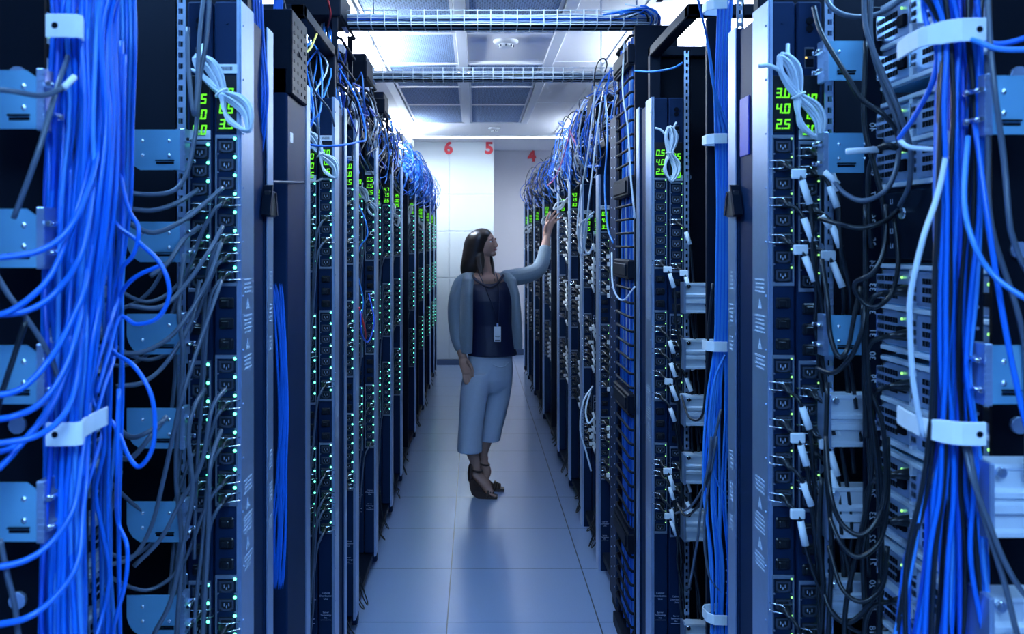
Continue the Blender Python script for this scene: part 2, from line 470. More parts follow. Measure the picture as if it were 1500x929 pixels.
for side, bs in (('left', LB), ('right', RB)):
    n = 0
    for i in range(len(bs) - 1):
        y0, y1 = bs[i], bs[i + 1]
        if side == 'right' and 3.3 < y0 < 3.9: continue          # the vertical cable manager stands here
        if side == 'right' and 3.9 < y0 < 4.1: y0 = 4.13
        RACKS[side, n] = rack(side, n, y0, y1, n < 4); n += 1

# ================================================================== power strips
SEG = {'0': 'abcdef', '1': 'bc', '2': 'abged', '3': 'abgcd', '4': 'fgbc', '5': 'afgcd', '7': 'abc', '6': 'afgedc', '8': 'abcdefg'}
def digits(b, txt, cz, h):
    """seven-segment reading such as 3.0, slightly slanted, on the plane y=0 facing -y"""
    w = h * .56; th = h * .15; adv = w + h * .26
    def seg(x0, x1, z0, z1, ox):
        sh = lambda z: (z - cz) * .12
        vs = [(ox + x + sh(z), y, z) for y in (-.0012, 0) for x, z in ((x0, z0), (x1, z0), (x1, z1), (x0, z1))]
        b.add(vs, [(0, 1, 2, 3), (7, 6, 5, 4), (0, 4, 5, 1), (1, 5, 6, 2), (2, 6, 7, 3), (3, 7, 4, 0)], False)
    n = [c for c in txt if c != '.']; x = -(len(n) * adv - h * .26) / 2
    lo, hi = cz - h / 2, cz + h / 2; gp = th * .18
    for c in txt:
        if c == '.': seg(-h * .20, -h * .20 + th, lo, lo + th, x); continue
        for q in SEG[c]:
            if q == 'a': seg(gp, w - gp, hi - th, hi, x)
            if q == 'g': seg(gp, w - gp, cz - th / 2, cz + th / 2, x)
            if q == 'd': seg(gp, w - gp, lo, lo + th, x)
            if q == 'f': seg(0, th, cz + gp, hi - gp, x)
            if q == 'e': seg(0, th, lo + gp, cz - gp, x)
            if q == 'b': seg(w - th, w, cz + gp, hi - gp, x)
            if q == 'c': seg(w - th, w, lo + gp, cz - gp, x)
        x += adv
BANK = [1.8216, 1.370, .918]; OP = .0378
PW = .052                                      # strip width
def oct_ring(b, cx, cz, w, h, y0, y1, t, cut):
    def o(w, h, c):
        return [(cx - w + c, cz - h), (cx + w - c, cz - h), (cx + w, cz - h + c * .6), (cx + w, cz + h), (cx - w, cz + h), (cx - w, cz - h + c * .6)]
    A, B_ = o(w, h, cut), o(w - t, h - t, cut * .8); n = len(A)
    vs = [(x, y0, z) for x, z in A] + [(x, y0, z) for x, z in B_] + [(x, y1, z) for x, z in A] + [(x, y1, z) for x, z in B_]
    fs = []
    for i in range(n):
        j = (i + 1) % n
        fs += [(i, j, n + j, n + i), (i, 2 * n + i, 2 * n + j, j), (n + i, n + j, 3 * n + j, 3 * n + i)]
    b.add(vs, fs, False)
def outlet_into(b, cz, fine=True):
    b.cur = 0; b.box(-.0165, .0165, -.0015, .004, cz - .0135, cz + .0135, .002)
    b.cur = 1; oct_ring(b, 0, cz, .0148, .0112, -.0042, -.0014, .0035, .008)
    b.cur = 2; b.box(-.0055, -.004, -.0030, -.001, cz - .002, cz + .004); b.box(.004, .0055, -.0030, -.001, cz - .002, cz + .004); b.box(-.00075, .00075, -.0030, -.001, cz - .006, cz - .001)
b = MB(); outlet_into(b, 0); ME_OUT = b.fixn(b.data('outlet', [M['outlet'], M['ringgrey'], M['print']]))
def bank_mesh(with_outlets):
    b = MB(); L = 8 * OP + .008
    for x in (-1, 1): b.box(x * .0212 - .0014, x * .0212 + .0014, -.0035, .003, -L, 0)
    b.box(-.0226, .0226, -.0042, .003, -.0075, 0, .001); b.box(-.0226, .0226, -.0042, .003, -L, -L + .0075, .001)
    for k in range(8):                                             # small screw heads between outlets
        for x in (-1, 1): b.cyl((x * .0175, -.0032, -.0078 - OP * k - .0305), (x * .0175, .001, -.0078 - OP * k - .0305), .0016, 6)
    if with_outlets:
        for k in range(8): 
            n0 = len(b.f); outlet_into(b, -.008 - OP * (k + .5) + .003)
            for q in range(n0, len(b.f)): b.mi[q] += 1
    b.cur = 0
    return b.fixn(b.data('outlet_bank', [M['bankgrey'], M['outlet'], M['ringgrey'], M['print']]))
ME_BANK, ME_BANKF = bank_mesh(False), bank_mesh(True)
b = MB(); b.box(-.015, .015, -.006, .002, -.0115, .0115, .003); b.box(-.010, .006, -.011, -.005, -.008, .006, .002); ME_BRK = b.fixn(b.data('circuit_breaker', M['breaker']))
def ledm(m, r): 
    b = MB(); b.ball((0, -.004, 0), r, r * .7, r, nu=8, nv=5); return b.data('status_light', M[m])
ME_LED, ME_LEDG = ledm('led', .0034), ledm('ledg', .0022)
def body_mesh(inner, short=0.0):
    b = MB(); T_ = 2.097 - short
    b.box(-PW / 2, PW / 2, 0, .105, .10, T_, .004)
    b.box(-PW / 2 + .006, PW / 2 - .006, .02, .09, .07, .10)
    b.cyl((0, -.002, T_ - .045), (0, .002, T_ - .045), .003, 8); b.cyl((0, -.002, .13), (0, .002, .13), .003, 8)
    return b.fixn(b.data('body', M['body']))
ME_BODY = {}
def chan_mesh(s, T_):
    b = MB(); x = -s * (PW / 2 + .001)
    x2 = x - s * .0035
    b.box(x, x2, -.001, .105, .085, T_, .001)
    b.box(x, x + s * .006, -.003, .0, .085, T_)
    for k in range(18):
        z = .15 + k * (T_ - .2) / 17; b.cyl((x2, .012, z), (x2 - s * .002, .012, z), .0025, 6)
    return b.fixn(b.data('silver_channel', M['silver']))
def warn_mesh(s, zc):
    """pale printed caution lines and triangles on the silver side"""
    b = MB(); x2 = -s * (PW / 2 + .0047); x3 = x2 - s * .0004
    if True:
        z = zc + .075
        for blk in range(3):
            for k in range(4 + blk % 2):
                l = R.uniform(.05, .072); c = .052; b.box(x2, x3, c - l / 2, c + l / 2, z - .004, z); z -= .0085
            if blk < 2:
                z -= .008
                vs = [(x, y, zz) for x in (x2, x3) for y, zz in ((.038, z - .022), (.066, z - .022), (.052, z))]
                b.add(vs, [(0, 1, 2), (5, 4, 3), (0, 3, 4, 1), (1, 4, 5, 2), (2, 5, 3, 0)], False)
                z -= .034
    return b.fixn(b.data('caution_print', M['print']))
ME_WARN = {s: [warn_mesh(s, zc) for zc in (1.45, 1.03, .60)] for s in (-1, 1)}
ME_CH = {}
def print_mesh():
    b = MB()
    def tx(t, z, h):
        vs, fs = text_mb(t, h, .0002, lambda u, v, w: (u, -w - .0006, z + v)); b.add(vs, fs, False)
    for k, t in enumerate(('Cabinet', 'Distribution', 'Unit')): tx(t, .404 - k * .010, .0088)
    for k, t in enumerate(('Server', 'Technology', 'Inc.')): tx(t, .338 - k * .009, .0080)
    b.box(-.018, .018, -.0008, 0, .3115, .3125)
    tx('Branch', 1.931, .0075); tx('Currents', 1.923, .0075)
    return b.fixn(b.data('printed_text', M['print']))
ME_PRINT = print_mesh()
def label_mesh():
    b = MB(); b.box(-.0225, .0225, -.0012, 0, 0, .019, .0005); b.cur = 1
    x = -.013
    while x < .013:
        w = R.uniform(.0006, .0018); b.box(x, x + w, -.0016, -.001, .006, .014); x += w + R.uniform(.0006, .0014)
    return b.fixn(b.data('barcode_label', [M['paper'], M['ink']]))
ME_LAB = label_mesh()
def port_mesh():
    b = MB(); b.cur = 0
    for z in (.05, .066): b.cyl((0, -.0035, z), (0, .001, z), .0075, 12)
    b.box(-.008, .008, -.004, .001, -.028, -.012, .001); b.box(-.008, .008, -.004, .001, -.006, .008, .001)
    b.cur = 1; b.box(-.010, .010, -.0018, .001, -.032, .012, .001)
    b.cur = 2; b.box(-.009, -.006, -.003, 0, -.011, -.008)
    return b.fixn(b.data('port_module', [M['matte'], M['ringgrey'], M['leda']]))
ME_PORT = port_mesh()
READ = {('left', 0): (('2.0', '8.5', '3.5'), ('1.5', '1.0', '4.0')), ('right', 0): (('3.0', '4.0', '2.5'), ('4.0', '1.5', '3.0')),
        ('left', 1): (('2.0', '1.0', '1.5'), ('2.0', '1.0', '1.5')), ('right', 1): (('0.5', '4.0', '2.5'), ('0.5', '1.5', '1.0')),
        ('left', 2): (('3.0', '1.0', '2.5'), ('3.0', '0.0', '0.5')), ('left', 3): (('0.5', '2.5', '1.5'), ('1.0', '2.5', '0.5')),
        ('left', 4): (('4.7', '1.5', '2.5'), ('2.0', '3.5', '1.0'))}
PDU = {}
def strip(side, i, inner, d):
    s = sgn(side); low = .165 if (side == 'right' and i in (2, 3)) else 0.0
    xc = (LX if side == 'left' else RX) + s * (.0045 + PW / 2 + (PW + .003 if inner else 0)) + s * .0005
    rd = READ.get((side, i))
    if rd is None:
        q = random.Random(i * 7 + (3 if side == 'left' else 5)); rd = [['%d.%d' % (q.randint(0, 4), q.choice((0, 5))) for _ in range(3)] for _ in range(2)]
    rd = rd[1 if inner else 0]
    where = 'inner' if inner else 'aisle-side'
    t = thing('power_strip', 'black power strip, %s one of the %s pair from the camera, %s row' % (where, nth(i), side),
              'power strip', (xc, d, -low), 0, 'power strips along the %s row' % side)
    link('body', ME_BODY.setdefault((inner, 0), body_mesh(inner)), t)
    if not inner:
        link('silver_channel', ME_CH.setdefault(s, chan_mesh(s, 2.099)), t)['label'] = 'silver side channel facing the aisle'
        if d < 4:
            for me in ME_WARN[s]: link('caution_print', me, t)
    dz = -.012 if inner else 0
    b = MB(); b.box(-.021, .021, -.0025, .001, 1.828 + dz, 1.944, .0015); b.build('display_panel', M['breaker'], t)
    for k in range(3):
        b = MB(); digits(b, rd[k], 0, .0205); o = b.build('digital_reading', M['digit'], t, loc=(0, -.0026, 1.9076 + dz - k * .0318))
        o['label'] = 'glowing green digits %s' % rd[k]
    near = d < 5.0
    for k in range(3):
        bk = link('outlet_bank', ME_BANK if near else ME_BANKF, t, (0, 0, BANK[k] + dz))
        for j in range(8):
            zc = -.008 - OP * (j + .5) + .003
            if near: link('outlet', ME_OUT, bk, (0, 0, zc))
            if side == 'left' or near: link('status_light', ME_LED if side == 'left' else ME_LEDG, bk, (.0175, 0, zc + .0165))
    if near:
        for k in range(2):
            for j in range(3): link('circuit_breaker', ME_BRK, t, (0, 0, BANK[k] - .345 - j * .042 + dz))
        link('printed_text', ME_PRINT, t, (0, 0, dz))
        if inner: link('port_module', ME_PORT, t, (0, 0, 1.99))
    if inner or i in (2, 3): link('barcode_label', ME_LAB, t, (0, -.002, 1.8245 + dz + (.105 if not inner else 0)))
    elif d < 3.2 and side == 'left': link('barcode_label', ME_LAB, t, (0, -.002, 1.948))
    PDU[side, i, inner] = (t, xc, d, -low + dz)
for side, ds in (('left', LD), ('right', RD)):
    for i, d in enumerate(ds):
        for inner in (False, True): strip(side, i, inner, d)
# strips of the next rack, back to back, facing away from the camera
def back_strip(side, i, d):
    s = sgn(side); xc = (LX if side == 'left' else RX) + s * (.0045 + PW / 2)
    t = thing('power_strip', 'power strip turned away from the camera behind the %s pair of the %s row' % (nth(i), side), 'power strip', (xc, d, 0))
    b = MB(); b.box(-PW / 2, PW / 2, -.03, .03, .10, 2.097, .004); b.build('body', M['body'], t)
    b = MB(); x = -s * (PW / 2 + .001); b.box(x, x - s * .0035, -.03, .03, .085, 2.099, .001); b.build('silver_channel', M['silver'], t)
    x2 = x - s * .0036; x3 = x2 - s * .0004
    for zc in (1.45, 1.03, .60):
        for g in range(3):
            b = MB()
            for k in range(g * 8, min(20, g * 8 + 5)): b.box(x2, x3, -.012, .016, zc + .08 - k * .0095, zc + .084 - k * .0095)
            b.build('caution_print', M['print'], t)
for side, ds in (('left', LD), ('right', RD)):
    for i, d in enumerate(ds[:2]): back_strip(side, i, d + .265)
# ================================================================== gear inside the near racks
def bracket(side, px0, px1, py0, py1, d, label, round_corner, group=None):
    """blue-zinc mounting plate with a slot, rivets and a holed flange; it hangs off the rack's rail"""
    a, c = P(px0, py1, d), P(px1, py0, d); w, h = c.x - a.x, c.z - a.z
    s = sgn(side)
    t = thing('mounting_bracket', label, 'bracket', ((a.x + c.x) / 2, d, a.z))
    x0, x1 = -w / 2, w / 2
    k = .018
    if side == 'left':
        poly = [(x1, 0), (x1, h), (x1 - .010, h), (x0, h)]
        poly += [(x0, .02)] if not round_corner else [(x0, h * .45), (x0 + .004, h * .28), (x0 + .012, h * .12), (x0 + .026, 0)]
        if not round_corner: poly += [(x0, 0)]
        if not round_corner: poly[2] = (x1 - .014, h); poly[1] = (x1, h - .010)
    else:
        poly = [(x0, 0), (x0, h), (x1, h), (x1, h * .32), (x1 - .02, h * .30), (x1 - .03, 0)] if round_corner else [(x0, 0), (x0, h), (x1, h), (x1, 0)]
    b = MB(); b.prism(poly, 'y', -.0015, .0015); b.build('plate', M['zinc'], t)
    xe = x1 if side == 'left' else x0                                  # edge towards the aisle carries the flange
    e = 1 if side == 'left' else -1
    b = MB(); b.box(xe, xe + e * .010, -.004, .030, -.002, h + .002, .001)
    for q in range(9):
        z = h * (q + .5) / 9; b.box(xe + e * .003, xe + e * .0115, -.0055, -.003, z - h * .022, z + h * .022)
    b.build('flange', M['silver'], t)
    for rx, rz in ((.80, .72), (.80, .36), (.30, .72), (.30, .36)):
        b = MB(); xx = x0 + w * (rx if side == 'left' else 1 - rx); b.ball((xx, -.002, h * rz), .0042, .003, .0042, nu=10, nv=6); b.build('rivet', M['chrome'], t)
    b = MB(); xx = x0 + w * (.72 if side == 'left' else .34); b.box(xx - w * .17, xx + w * .17, -.0024, .001, h * .14, h * .20, .001); b.box(xx - w * .18, xx + w * .18, -.006, -.001, h * .22, h * .25, .001)
    b.build('slot_lip', [M['matte']], t)
    for z in (.25, .75):
        b = MB(); b.cyl((xe + e * .018, -.010, h * z), (xe + e * .018, .028, h * z), .0035, 8); b.box(xe, xe + e * .022, .024, .028, h * z - .004, h * z + .004); b.build('screw', M['chrome'], t)
lv = ['topmost', 'second from the top', 'third from the top', 'fourth from the top', 'fifth from the top', 'lowest']
for k, y in enumerate((190, 325, 460, 598, 735, 872)):
    bracket('left', 186, 264, y, y + 59, 1.80, 'blue steel bracket beside the near left power strips, %s' % lv[k], True)
for k, y in enumerate((103, 306, 506, 707)):
    bracket('left', -38, 55, y, y + 86, 1.19, 'blue steel bracket at the left picture edge, %s' % (lv[k] if k < 3 else 'lowest'), False)
for k, y in enumerate((60, 195, 462)):
    bracket('right', 1213, 1290, y, y + 58, 1.80, 'blue-green steel bracket beside the near right power strips, %s' % ['topmost', 'middle', 'lowest'][k], True)
for k, y in enumerate((111, 506)):
    bracket('right', 1452, 1535, y, y + 86, 1.19, 'blue-green steel bracket at the right picture edge, %s' % ['upper', 'lower'][k], False)
def rail(px0, px1, py0, py1, d, label):
    a, c = P(px0, py1, d), P(px1, py0, d); w, h = c.x - a.x, c.z - a.z
    t = thing('server_rail', label, 'server rail', ((a.x + c.x) / 2, d, a.z))
    y = [0, .0, .006, .006, -.004, -.004, .004, .004, -.004, -.004, .006, .006, 0, 0]
    z = [0, .06, .10, .30, .34, .44, .47, .52, .55, .62, .66, .90, .94, 1.0]
    poly = [(yy, zz * h) for yy, zz in zip(y, z)] + [(.045, h), (.045, 0)]
    b = MB(); b.prism(poly, 'x', -w / 2, w / 2); b.build('ribbed_rail', M['rail'], t)
    b = MB(); b.box(-w / 2 - .004, -w / 2 + .003, -.007, .05, -.002, h + .002, .001); b.build('end_cap', M['silver'], t)
    b = MB(); b.cyl((-w / 2 + .012, -.008, h * .9), (-w / 2 + .012, .01, h * .9), .0065, 10); b.cyl((-w / 2 + .012, -.0085, h * .9), (-w / 2 + .012, -.0079, h * .9), .003, 6); b.build('screw', M['chrome'], t)
    b = MB(); b.box(w * .14, w * .26, -.001, .008, h * .22, h * .29, .001); b.cyl((w * .2, 0, h * .25), (w * .2, .008, h * .25), .004, 8); b.build('latch_slot', M['matte'], t)
for k, (y0, y1) in enumerate(((579, 655), (715, 789), (851, 906))):
    rail(1214, 1318, y0, y1, 1.82, 'ribbed aluminium server rail beside the near right power strips, %s' % ['upper', 'middle', 'lower'][k])
for k, (y0, y1) in enumerate(((680, 788), (876, 985))):
    rail(1450, 1540, y0, y1, 1.19, 'ribbed aluminium server rail at the right picture edge, %s' % ['upper', 'lower'][k])
for k, (y0, y1) in enumerate(((415, 459), (498, 541), (581, 624), (666, 709), (750, 793), (915, 958))):
    rail(1003, 1050, y0, y1, 3.05, 'short ribbed aluminium rail behind the second right power strips, %s' % lv[k])

# servers: rear faces turned to the aisle
def server_meshes(s):
    """local: x away from aisle (s), y along the aisle width .42, z up .165"""
    H = .165; D0, D1 = -.215, .215
    X = lambda u: s * u
    out = {}
    b = MB(); b.box(X(.012), X(.72), D0, D1, 0, H, .003); out['chassis'] = (b, 'zinc')
    b = MB()
    for y in (D0 + .006, -.075, .075, D1 - .006): b.box(X(0), X(.014), y - .006, y + .006, .002, H - .002, .001)
    for z in (.004, H - .004, H * .5): b.box(X(-.002), X(.013), D0, D1, z - .004, z + .004, .001)
    out['rear_frame'] = (b, 'rail')
    for k, (ya, yb) in enumerate(((.085, .205), (-.065, .065), (-.205, -.085))):
        for z0, z1 in ((.012, .076), (.090, .153)):
            b = MB(); b.box(X(.004), X(.03), ya + .004, yb - .004, z0, z1, .002)
            b.cur = 1
            for i in range(5):
                for j in range(3): b.box(X(.0025), X(.005), ya + .05 + i * .011, ya + .057 + i * .011, z0 + .010 + j * .016, z0 + .020 + j * .016)
            b.cur = 2; b.box(X(-.012), X(.005), yb - .016, yb - .010, z0 + .008, z1 - .008, .001)
            b.cur = 1; b.box(X(-.003), X(.008), ya + .012, ya + .040, z0 + .016, z0 + .038, .002)
            out['supply_module', k, z0] = (b, ('silver', 'matte', 'chrome'))
            b = MB(); b.ball((X(.001), ya + .026, z1 - .012), .0028, nu=6, nv=4); out['status_light', k, z0] = (b, 'ledg')
    return out
def server_proto(side):
    t = thing('server', 'x', 'server', (0, 0, 0), 0, 'servers in the near %s rack' % side)
    for k, (b, m) in server_meshes(sgn(side)).items():
        nm = k if isinstance(k, str) else k[0]
        b.build(nm, [M[q] for q in m] if isinstance(m, tuple) else M[m], t)
    return t
def place_servers(side, xface, y, tops, first=None):
    for k, zt in enumerate(tops):
        o = first if k == 0 and first is not None else dup(PROT[side])
        o.location = (xface, y, zt - .165)
        o['label'] = 'silver server with plugged supplies, %s of the stack in the near %s rack' % ('topmost' if k == 0 else nth(k), side)
PROT = {'left': server_proto('left'), 'right': server_proto('right')}
tz = [2.06, 1.87] + [1.56 - .178 * k for k in range(8)]
place_servers('right', .79, 1.60, tz, PROT['right'])
tz = [2.05 - .178 * k for k in range(11)]
place_servers('left', -.72, 1.60, tz, PROT['left'])
# black numbered unit panel between the upper and lower servers on the right, with a folded tissue on the server below it
t = thing('blanking_plate', 'black rack panel with printed unit marks and a round screw above the right servers', 'panel', (.79, 1.60, 1.57))
b = MB(); b.box(0, .012, -.21, .21, 0, .125, .002); b.build('panel', M['black'], t)
b = MB()
for k in range(4):
    vs, fs = text_mb('L%d' % (k + 1), .014, .0002, lambda u, v, w, k=k: (-.0006 - w, .150 - u, .108 - k * .028 + v)); b.add(vs, fs, False)
b.build('printed_text', M['print'], t)
b = MB(); b.cyl((-.006, .10, .085), (.004, .10, .085), .011, 16); b.box(-.0075, -.005, .093, .107, .084, .086); b.build('screw', M['chrome'], t)
# black vertical unit rail with numbers, seen against the servers (right) 
t = thing('unit_rail', 'narrow black upright rail with white unit numbers right of the near power strips', 'rail', (.775, 1.795, 0))
b = MB(); b.box(-.017, .017, 0, .012, .05, 2.06, .002); b.build('rail', M['black'], t)
b = MB()
for k in range(40):
    vs, fs = text_mb(str(k + 1), .017, .0002, lambda u, v, w, k=k: (-.003 + v, -.0006 - w, .09 + k * .0445 + u)); b.add(vs, fs, False)
b.build('printed_numbers', M['paper'], t)

# white cable clips
def clip(pts, h, z, label, th=.0035, hole=True):
    """bent white strap; pts are plan points (x,y) from the rack post round the front of the bundle"""
    o = Vector((pts[0][0], pts[0][1], z)); q = [Vector((x, y)) for x, y in pts]
    t = thing('cable_clip', label, 'cable clip', o, 0, 'white cable clips')
    b = MB(); vs = []; n = len(q)
    for i, p in enumerate(q):
        d = (q[min(i + 1, n - 1)] - q[max(i - 1, 0)]).normalized(); nn = Vector((-d.y, d.x)) * th / 2
        hh = h / 2 * (1 if i > n // 3 else .86)
        for e, zz in ((1, -hh), (1, hh), (-1, hh), (-1, -hh)): w = p + nn * e; vs.append((w.x - o.x, w.y - o.y, zz))
    fs = [(i * 4 + k, i * 4 + (k + 1) % 4, i * 4 + 4 + (k + 1) % 4, i * 4 + 4 + k) for i in range(n - 1) for k in range(4)] + [(0, 1, 2, 3), ((n - 1) * 4 + 3, (n - 1) * 4 + 2, (n - 1) * 4 + 1, (n - 1) * 4)]
    b.add(vs, fs, False); ob = b.build('strap', M['white'], t)
    md = ob.modifiers.new('b', 'BEVEL'); md.width = .0012; md.segments = 2
    if hole:
        e = q[-2].lerp(q[-1], .25); b = MB(); b.cyl((e.x - o.x, e.y - o.y - th * .7, 0), (e.x - o.x, e.y - o.y + .001, 0), .0042, 14); b.build('screw_hole', M['matte'], t)
    return t
def clip_near(side, py, label, dz=0):
    z = HC - (py - VY) * 1.20 / F
    s = sgn(side)
    # numbers are distances away from aisle axis at the bundle
    xa = LX + .008 if side == 'left' else RX + .008        # aisle end
    if side == 'left': pts = [(-.519, 1.30), (-.519, 1.25), (-.516, 1.215), (-.507, 1.190), (-.504, 1.180), (-.508, 1.174), (-.530, 1.172), (-.546, 1.172)]
    else: pts = [(.600, 1.31), (.592, 1.26), (.5895, 1.225), (.593, 1.207), (.603, 1.192), (.612, 1.181), (.620, 1.176), (.638, 1.174), (.650, 1.174)]
    clip(pts, .030, z, label)
clip_near('left', 45, 'white plastic clip holding the thick blue bundle at upper left')
clip_near('left', 630, 'white plastic clip holding the thick blue bundle at lower left')
clip_near('right', 50, 'white plastic clip holding the blue bundle at upper right')
clip_near('right', 630, 'white plastic clip holding the blue bundle at lower right')
for k, y in enumerate((8, 204, 507, 905)):
    z = HC - (y - VY) * 2.38 / F
    clip([(.650, 2.45), (.606, 2.44), (.596, 2.42), (.598, 2.385), (.612, 2.365), (.645, 2.362)], .026, z,
         'white clip on slim blue bundle behind the near right strips, %s' % ['topmost', 'second from top', 'third from top', 'lowest'][k], hole=False)
for k, y in enumerate((72, 200)):
    z = HC - (y - VY) * 2.38 / F
    clip([(-.545, 2.45), (-.492, 2.44), (-.480, 2.42), (-.482, 2.385), (-.500, 2.365), (-.535, 2.362)], .030, z,
         'white plastic clip behind the near left silver strip, %s' % ['upper', 'lower'][k], hole=False)
# black posts the near bundles are strapped to, perforated
def bundle_post(side, x0, x1, y0, y1, label):
    t = thing('cable_post', label, 'post', ((x0 + x1) / 2, (y0 + y1) / 2, 0))
    w, h = (x1 - x0) / 2, (y1 - y0) / 2
    b = MB(); b.box(-w, w, -h, h, 0, 2.2, .003); b.build('post', M['black'], t)
    b = MB()
    for k in range(70):
        z = .1 + k * .03
        b.cyl((w * .6, -h - .001, z), (w * .6, -h + .001, z), .0028, 6)
    b.build('fastener_row', M['silver'], t)
bundle_post('left', -.595, -.548, 1.295, 1.31, 'black flat post behind the thick blue bundle at left')
bundle_post('right', .662, .715, 1.295, 1.31, 'black flat post behind the blue bundle at right')
bundle_post('right', .615, .68, 2.45, 2.47, 'black flat post behind the slim blue bundle at right')
bundle_post('left', -.56, -.487, 2.445, 2.465, 'black flat post behind the second left blue bundle')
# tall dark cover panel with silver edge standing before the second pair of left strips
t = thing('cover_panel', 'tall dark cover panel with silver edge before the second left power strips', 'panel', (LX, 2.505, 0))
b = MB(); b.box(-.10, .0, -.15, .10, .06, 2.05, .004); b.build('panel', M['body'], t)
b = MB(); b.box(-.012, .003, .10, .16, .06, 2.05, .002); b.build('silver_edge', M['silver'], t)
b = MB(); b.box(-.10, .012, -.15, .06, 1.98, 2.20, .004)
b.build('top_box', M['black'], t)
b = MB()
for k in range(8):
    for j in range(4): b.box(.011, .0135, -.13 + j * .05, -.118 + j * .05, 1.995 + k * .024, 2.003 + k * .024)
b.build('vent_slot', M['matte'], t)
b = MB(); b.box(-.09, -.01, -.12, .08, 0, .06); b.build('foot', M['matte'], t)
# black door latches and the blue tag on the dark posts behind the near strips
for side, x in (('left', LX), ('right', RX)):
    s = sgn(side)
    t = thing('door_latch', 'black folding latch on the dark post behind the near %s power strips' % side, 'latch', (x - s * .006, 2.13, 1.66))
    b = MB(); b.box(-.008, .008, -.03, .03, 0, .06, .003); b.build('base', M['breaker'], t)
    b = MB(); b.prism([(-.05, .005), (-.02, .072), (-.008, .074), (-.036, .0)], 'x', -.010, .010); b.build('lever', M['black'], t)
    b = MB(); b.prism([(.03, .005), (.012, .055), (.022, .058), (.042, .004)], 'x', -.010, .010); b.build('lever', M['black'], t)
t = link('blue_tag', None); bpy.data.objects.remove(t)
b = MB(); b.box(-.002, .002, -.034, .034, -.066, .066, .0015)
tag(b.build('blue_tag', M['bluetag'], loc=(RX + .006, 2.075, 1.862)), 'plain blue plastic tag on the dark post behind near right strips', 'tag')
# black cross post filling the rack ends behind the strips, aisle side
for side, ds in (('left', LD), ('right', RD)):
    s = sgn(side); f = LX if side == 'left' else RX
    for i, d in enumerate(ds):
        y0 = d + .108; y1 = d + (.225 if i < 2 else .16)
        b = MB(); b.box(0, s * .11, -(y1 - y0) / 2, (y1 - y0) / 2, .02, 2.09, .004)
        o = b.build('end_post', M['body'], loc=(f + s * .008, (y0 + y1) / 2, 0))
        tag(o, 'dark blue-black end post behind the %s pair of power strips, %s row' % (nth(i), side), 'post')

# vertical cable manager with finger bars, right row
t = thing('cable_manager', 'tall black vertical cable manager with finger bars full of blue cables, right row', 'cable manager', (RX, 3.68, 0))
for y in (-.21, .185): b = MB(); b.box(.0, .16, y, y + .025, .05, 2.42, .003); b.build('side_post', M['black'], t)
b = MB(); b.box(.15, .16, -.19, .19, .05, 2.42); b.build('back_panel', M['matte'], t)
b = MB(); b.box(-.02, .16, -.21, .21, 0, .05, .003); b.build('base', M['black'], t)
k = 0; z = .14
while z < 2.42:
    b = MB(); b.tube([(.02, -.19, 0), (-.006, -.18, 0), (-.012, -.16, 0), (-.012, .16, 0), (-.006, .18, 0), (.02, .19, 0)], .0055, 6)
    b.build('finger_bar', M['black'], t, loc=(0, 0, z)); z += .0535
for z in (.42, .95, 1.46, 1.78, 2.28):
    b = MB(); b.box(-.022, .06, -.19, .19, 0, .075, .006); b.box(-.028, -.02, -.15, .15, .012, .06, .004); b.build('cover_block', M['black'], t, loc=(0, 0, z))
# dark perforated panel right after the manager
t = thing('perforated_post', 'dark blue-black post with rows of bright holes beside the right cable manager', 'post', (RX, 4.02, 0))
b = MB(); b.box(0, .10, -.10, .10, .05, 2.15, .004); b.build('post', M['body'], t)
b = MB()
for k in range(46):
    for y in (-.05, .05):
        z = .12 + k * .044 + (.008 if y > 0 else 0); b.cyl((-.0015, y, z), (.002, y, z), .0035, 6)
b.build('bright_hole', M['silver'], t)
b = MB(); b.box(.01, .09, -.09, .09, 0, .05); b.build('foot', M['matte'], t)
# cable organisers standing on the rack tops
def organiser(side, d, label, l=.42, z=2.1, h=.34):
    s = sgn(side); f = LX if side == 'left' else RX
    t = thing('cable_organiser', label, 'cable organiser', (f + s * .02, d, z))
    for y in (-l / 2, l / 2 - .02):
        for u in (0, .20): b = MB(); b.box(s * u, s * (u + .02), y, y + .02, 0, h, .002); b.build('upright', M['black'], t)
    b = MB(); b.box(s * 0, s * .22, -l / 2, l / 2, 0, .012); b.build('tray', M['black'], t)
    for k in range(4):
        zz = h * (.22 + k * .25)
        b = MB(); b.tube([(0, -l / 2, zz), (-s * .01, -l / 2 + .02, zz), (-s * .01, l / 2 - .02, zz), (0, l / 2, zz)], .006, 6); b.build('finger_bar', M['black'], t)
    b = MB(); b.box(-s * .012, s * .23, -l / 2 - .01, l / 2 * .2, h - .02, h + .06, .005); b.box(-s * .004, s * .2, -l / 2 + .03, l / 2 * .5, h + .06, h + .10, .005); b.build('top_box', M['black'], t)
organiser('left', 3.55, 'black cable organiser on the left rack tops, nearest of three')
organiser('left', 4.35, 'black cable organiser on the left rack tops, middle of three', .40, 2.1, .26)
organiser('left', 5.15, 'black cable organiser on the left rack tops, farthest of three', .36, 2.1, .22)
organiser('right', 5.0, 'black cable organiser on the right rack tops just beyond the cable manager', .34, 2.1, .18)
organiser('right', 5.55, 'black cable organiser on the right rack tops, farthest from the camera', .32, 2.1, .18)
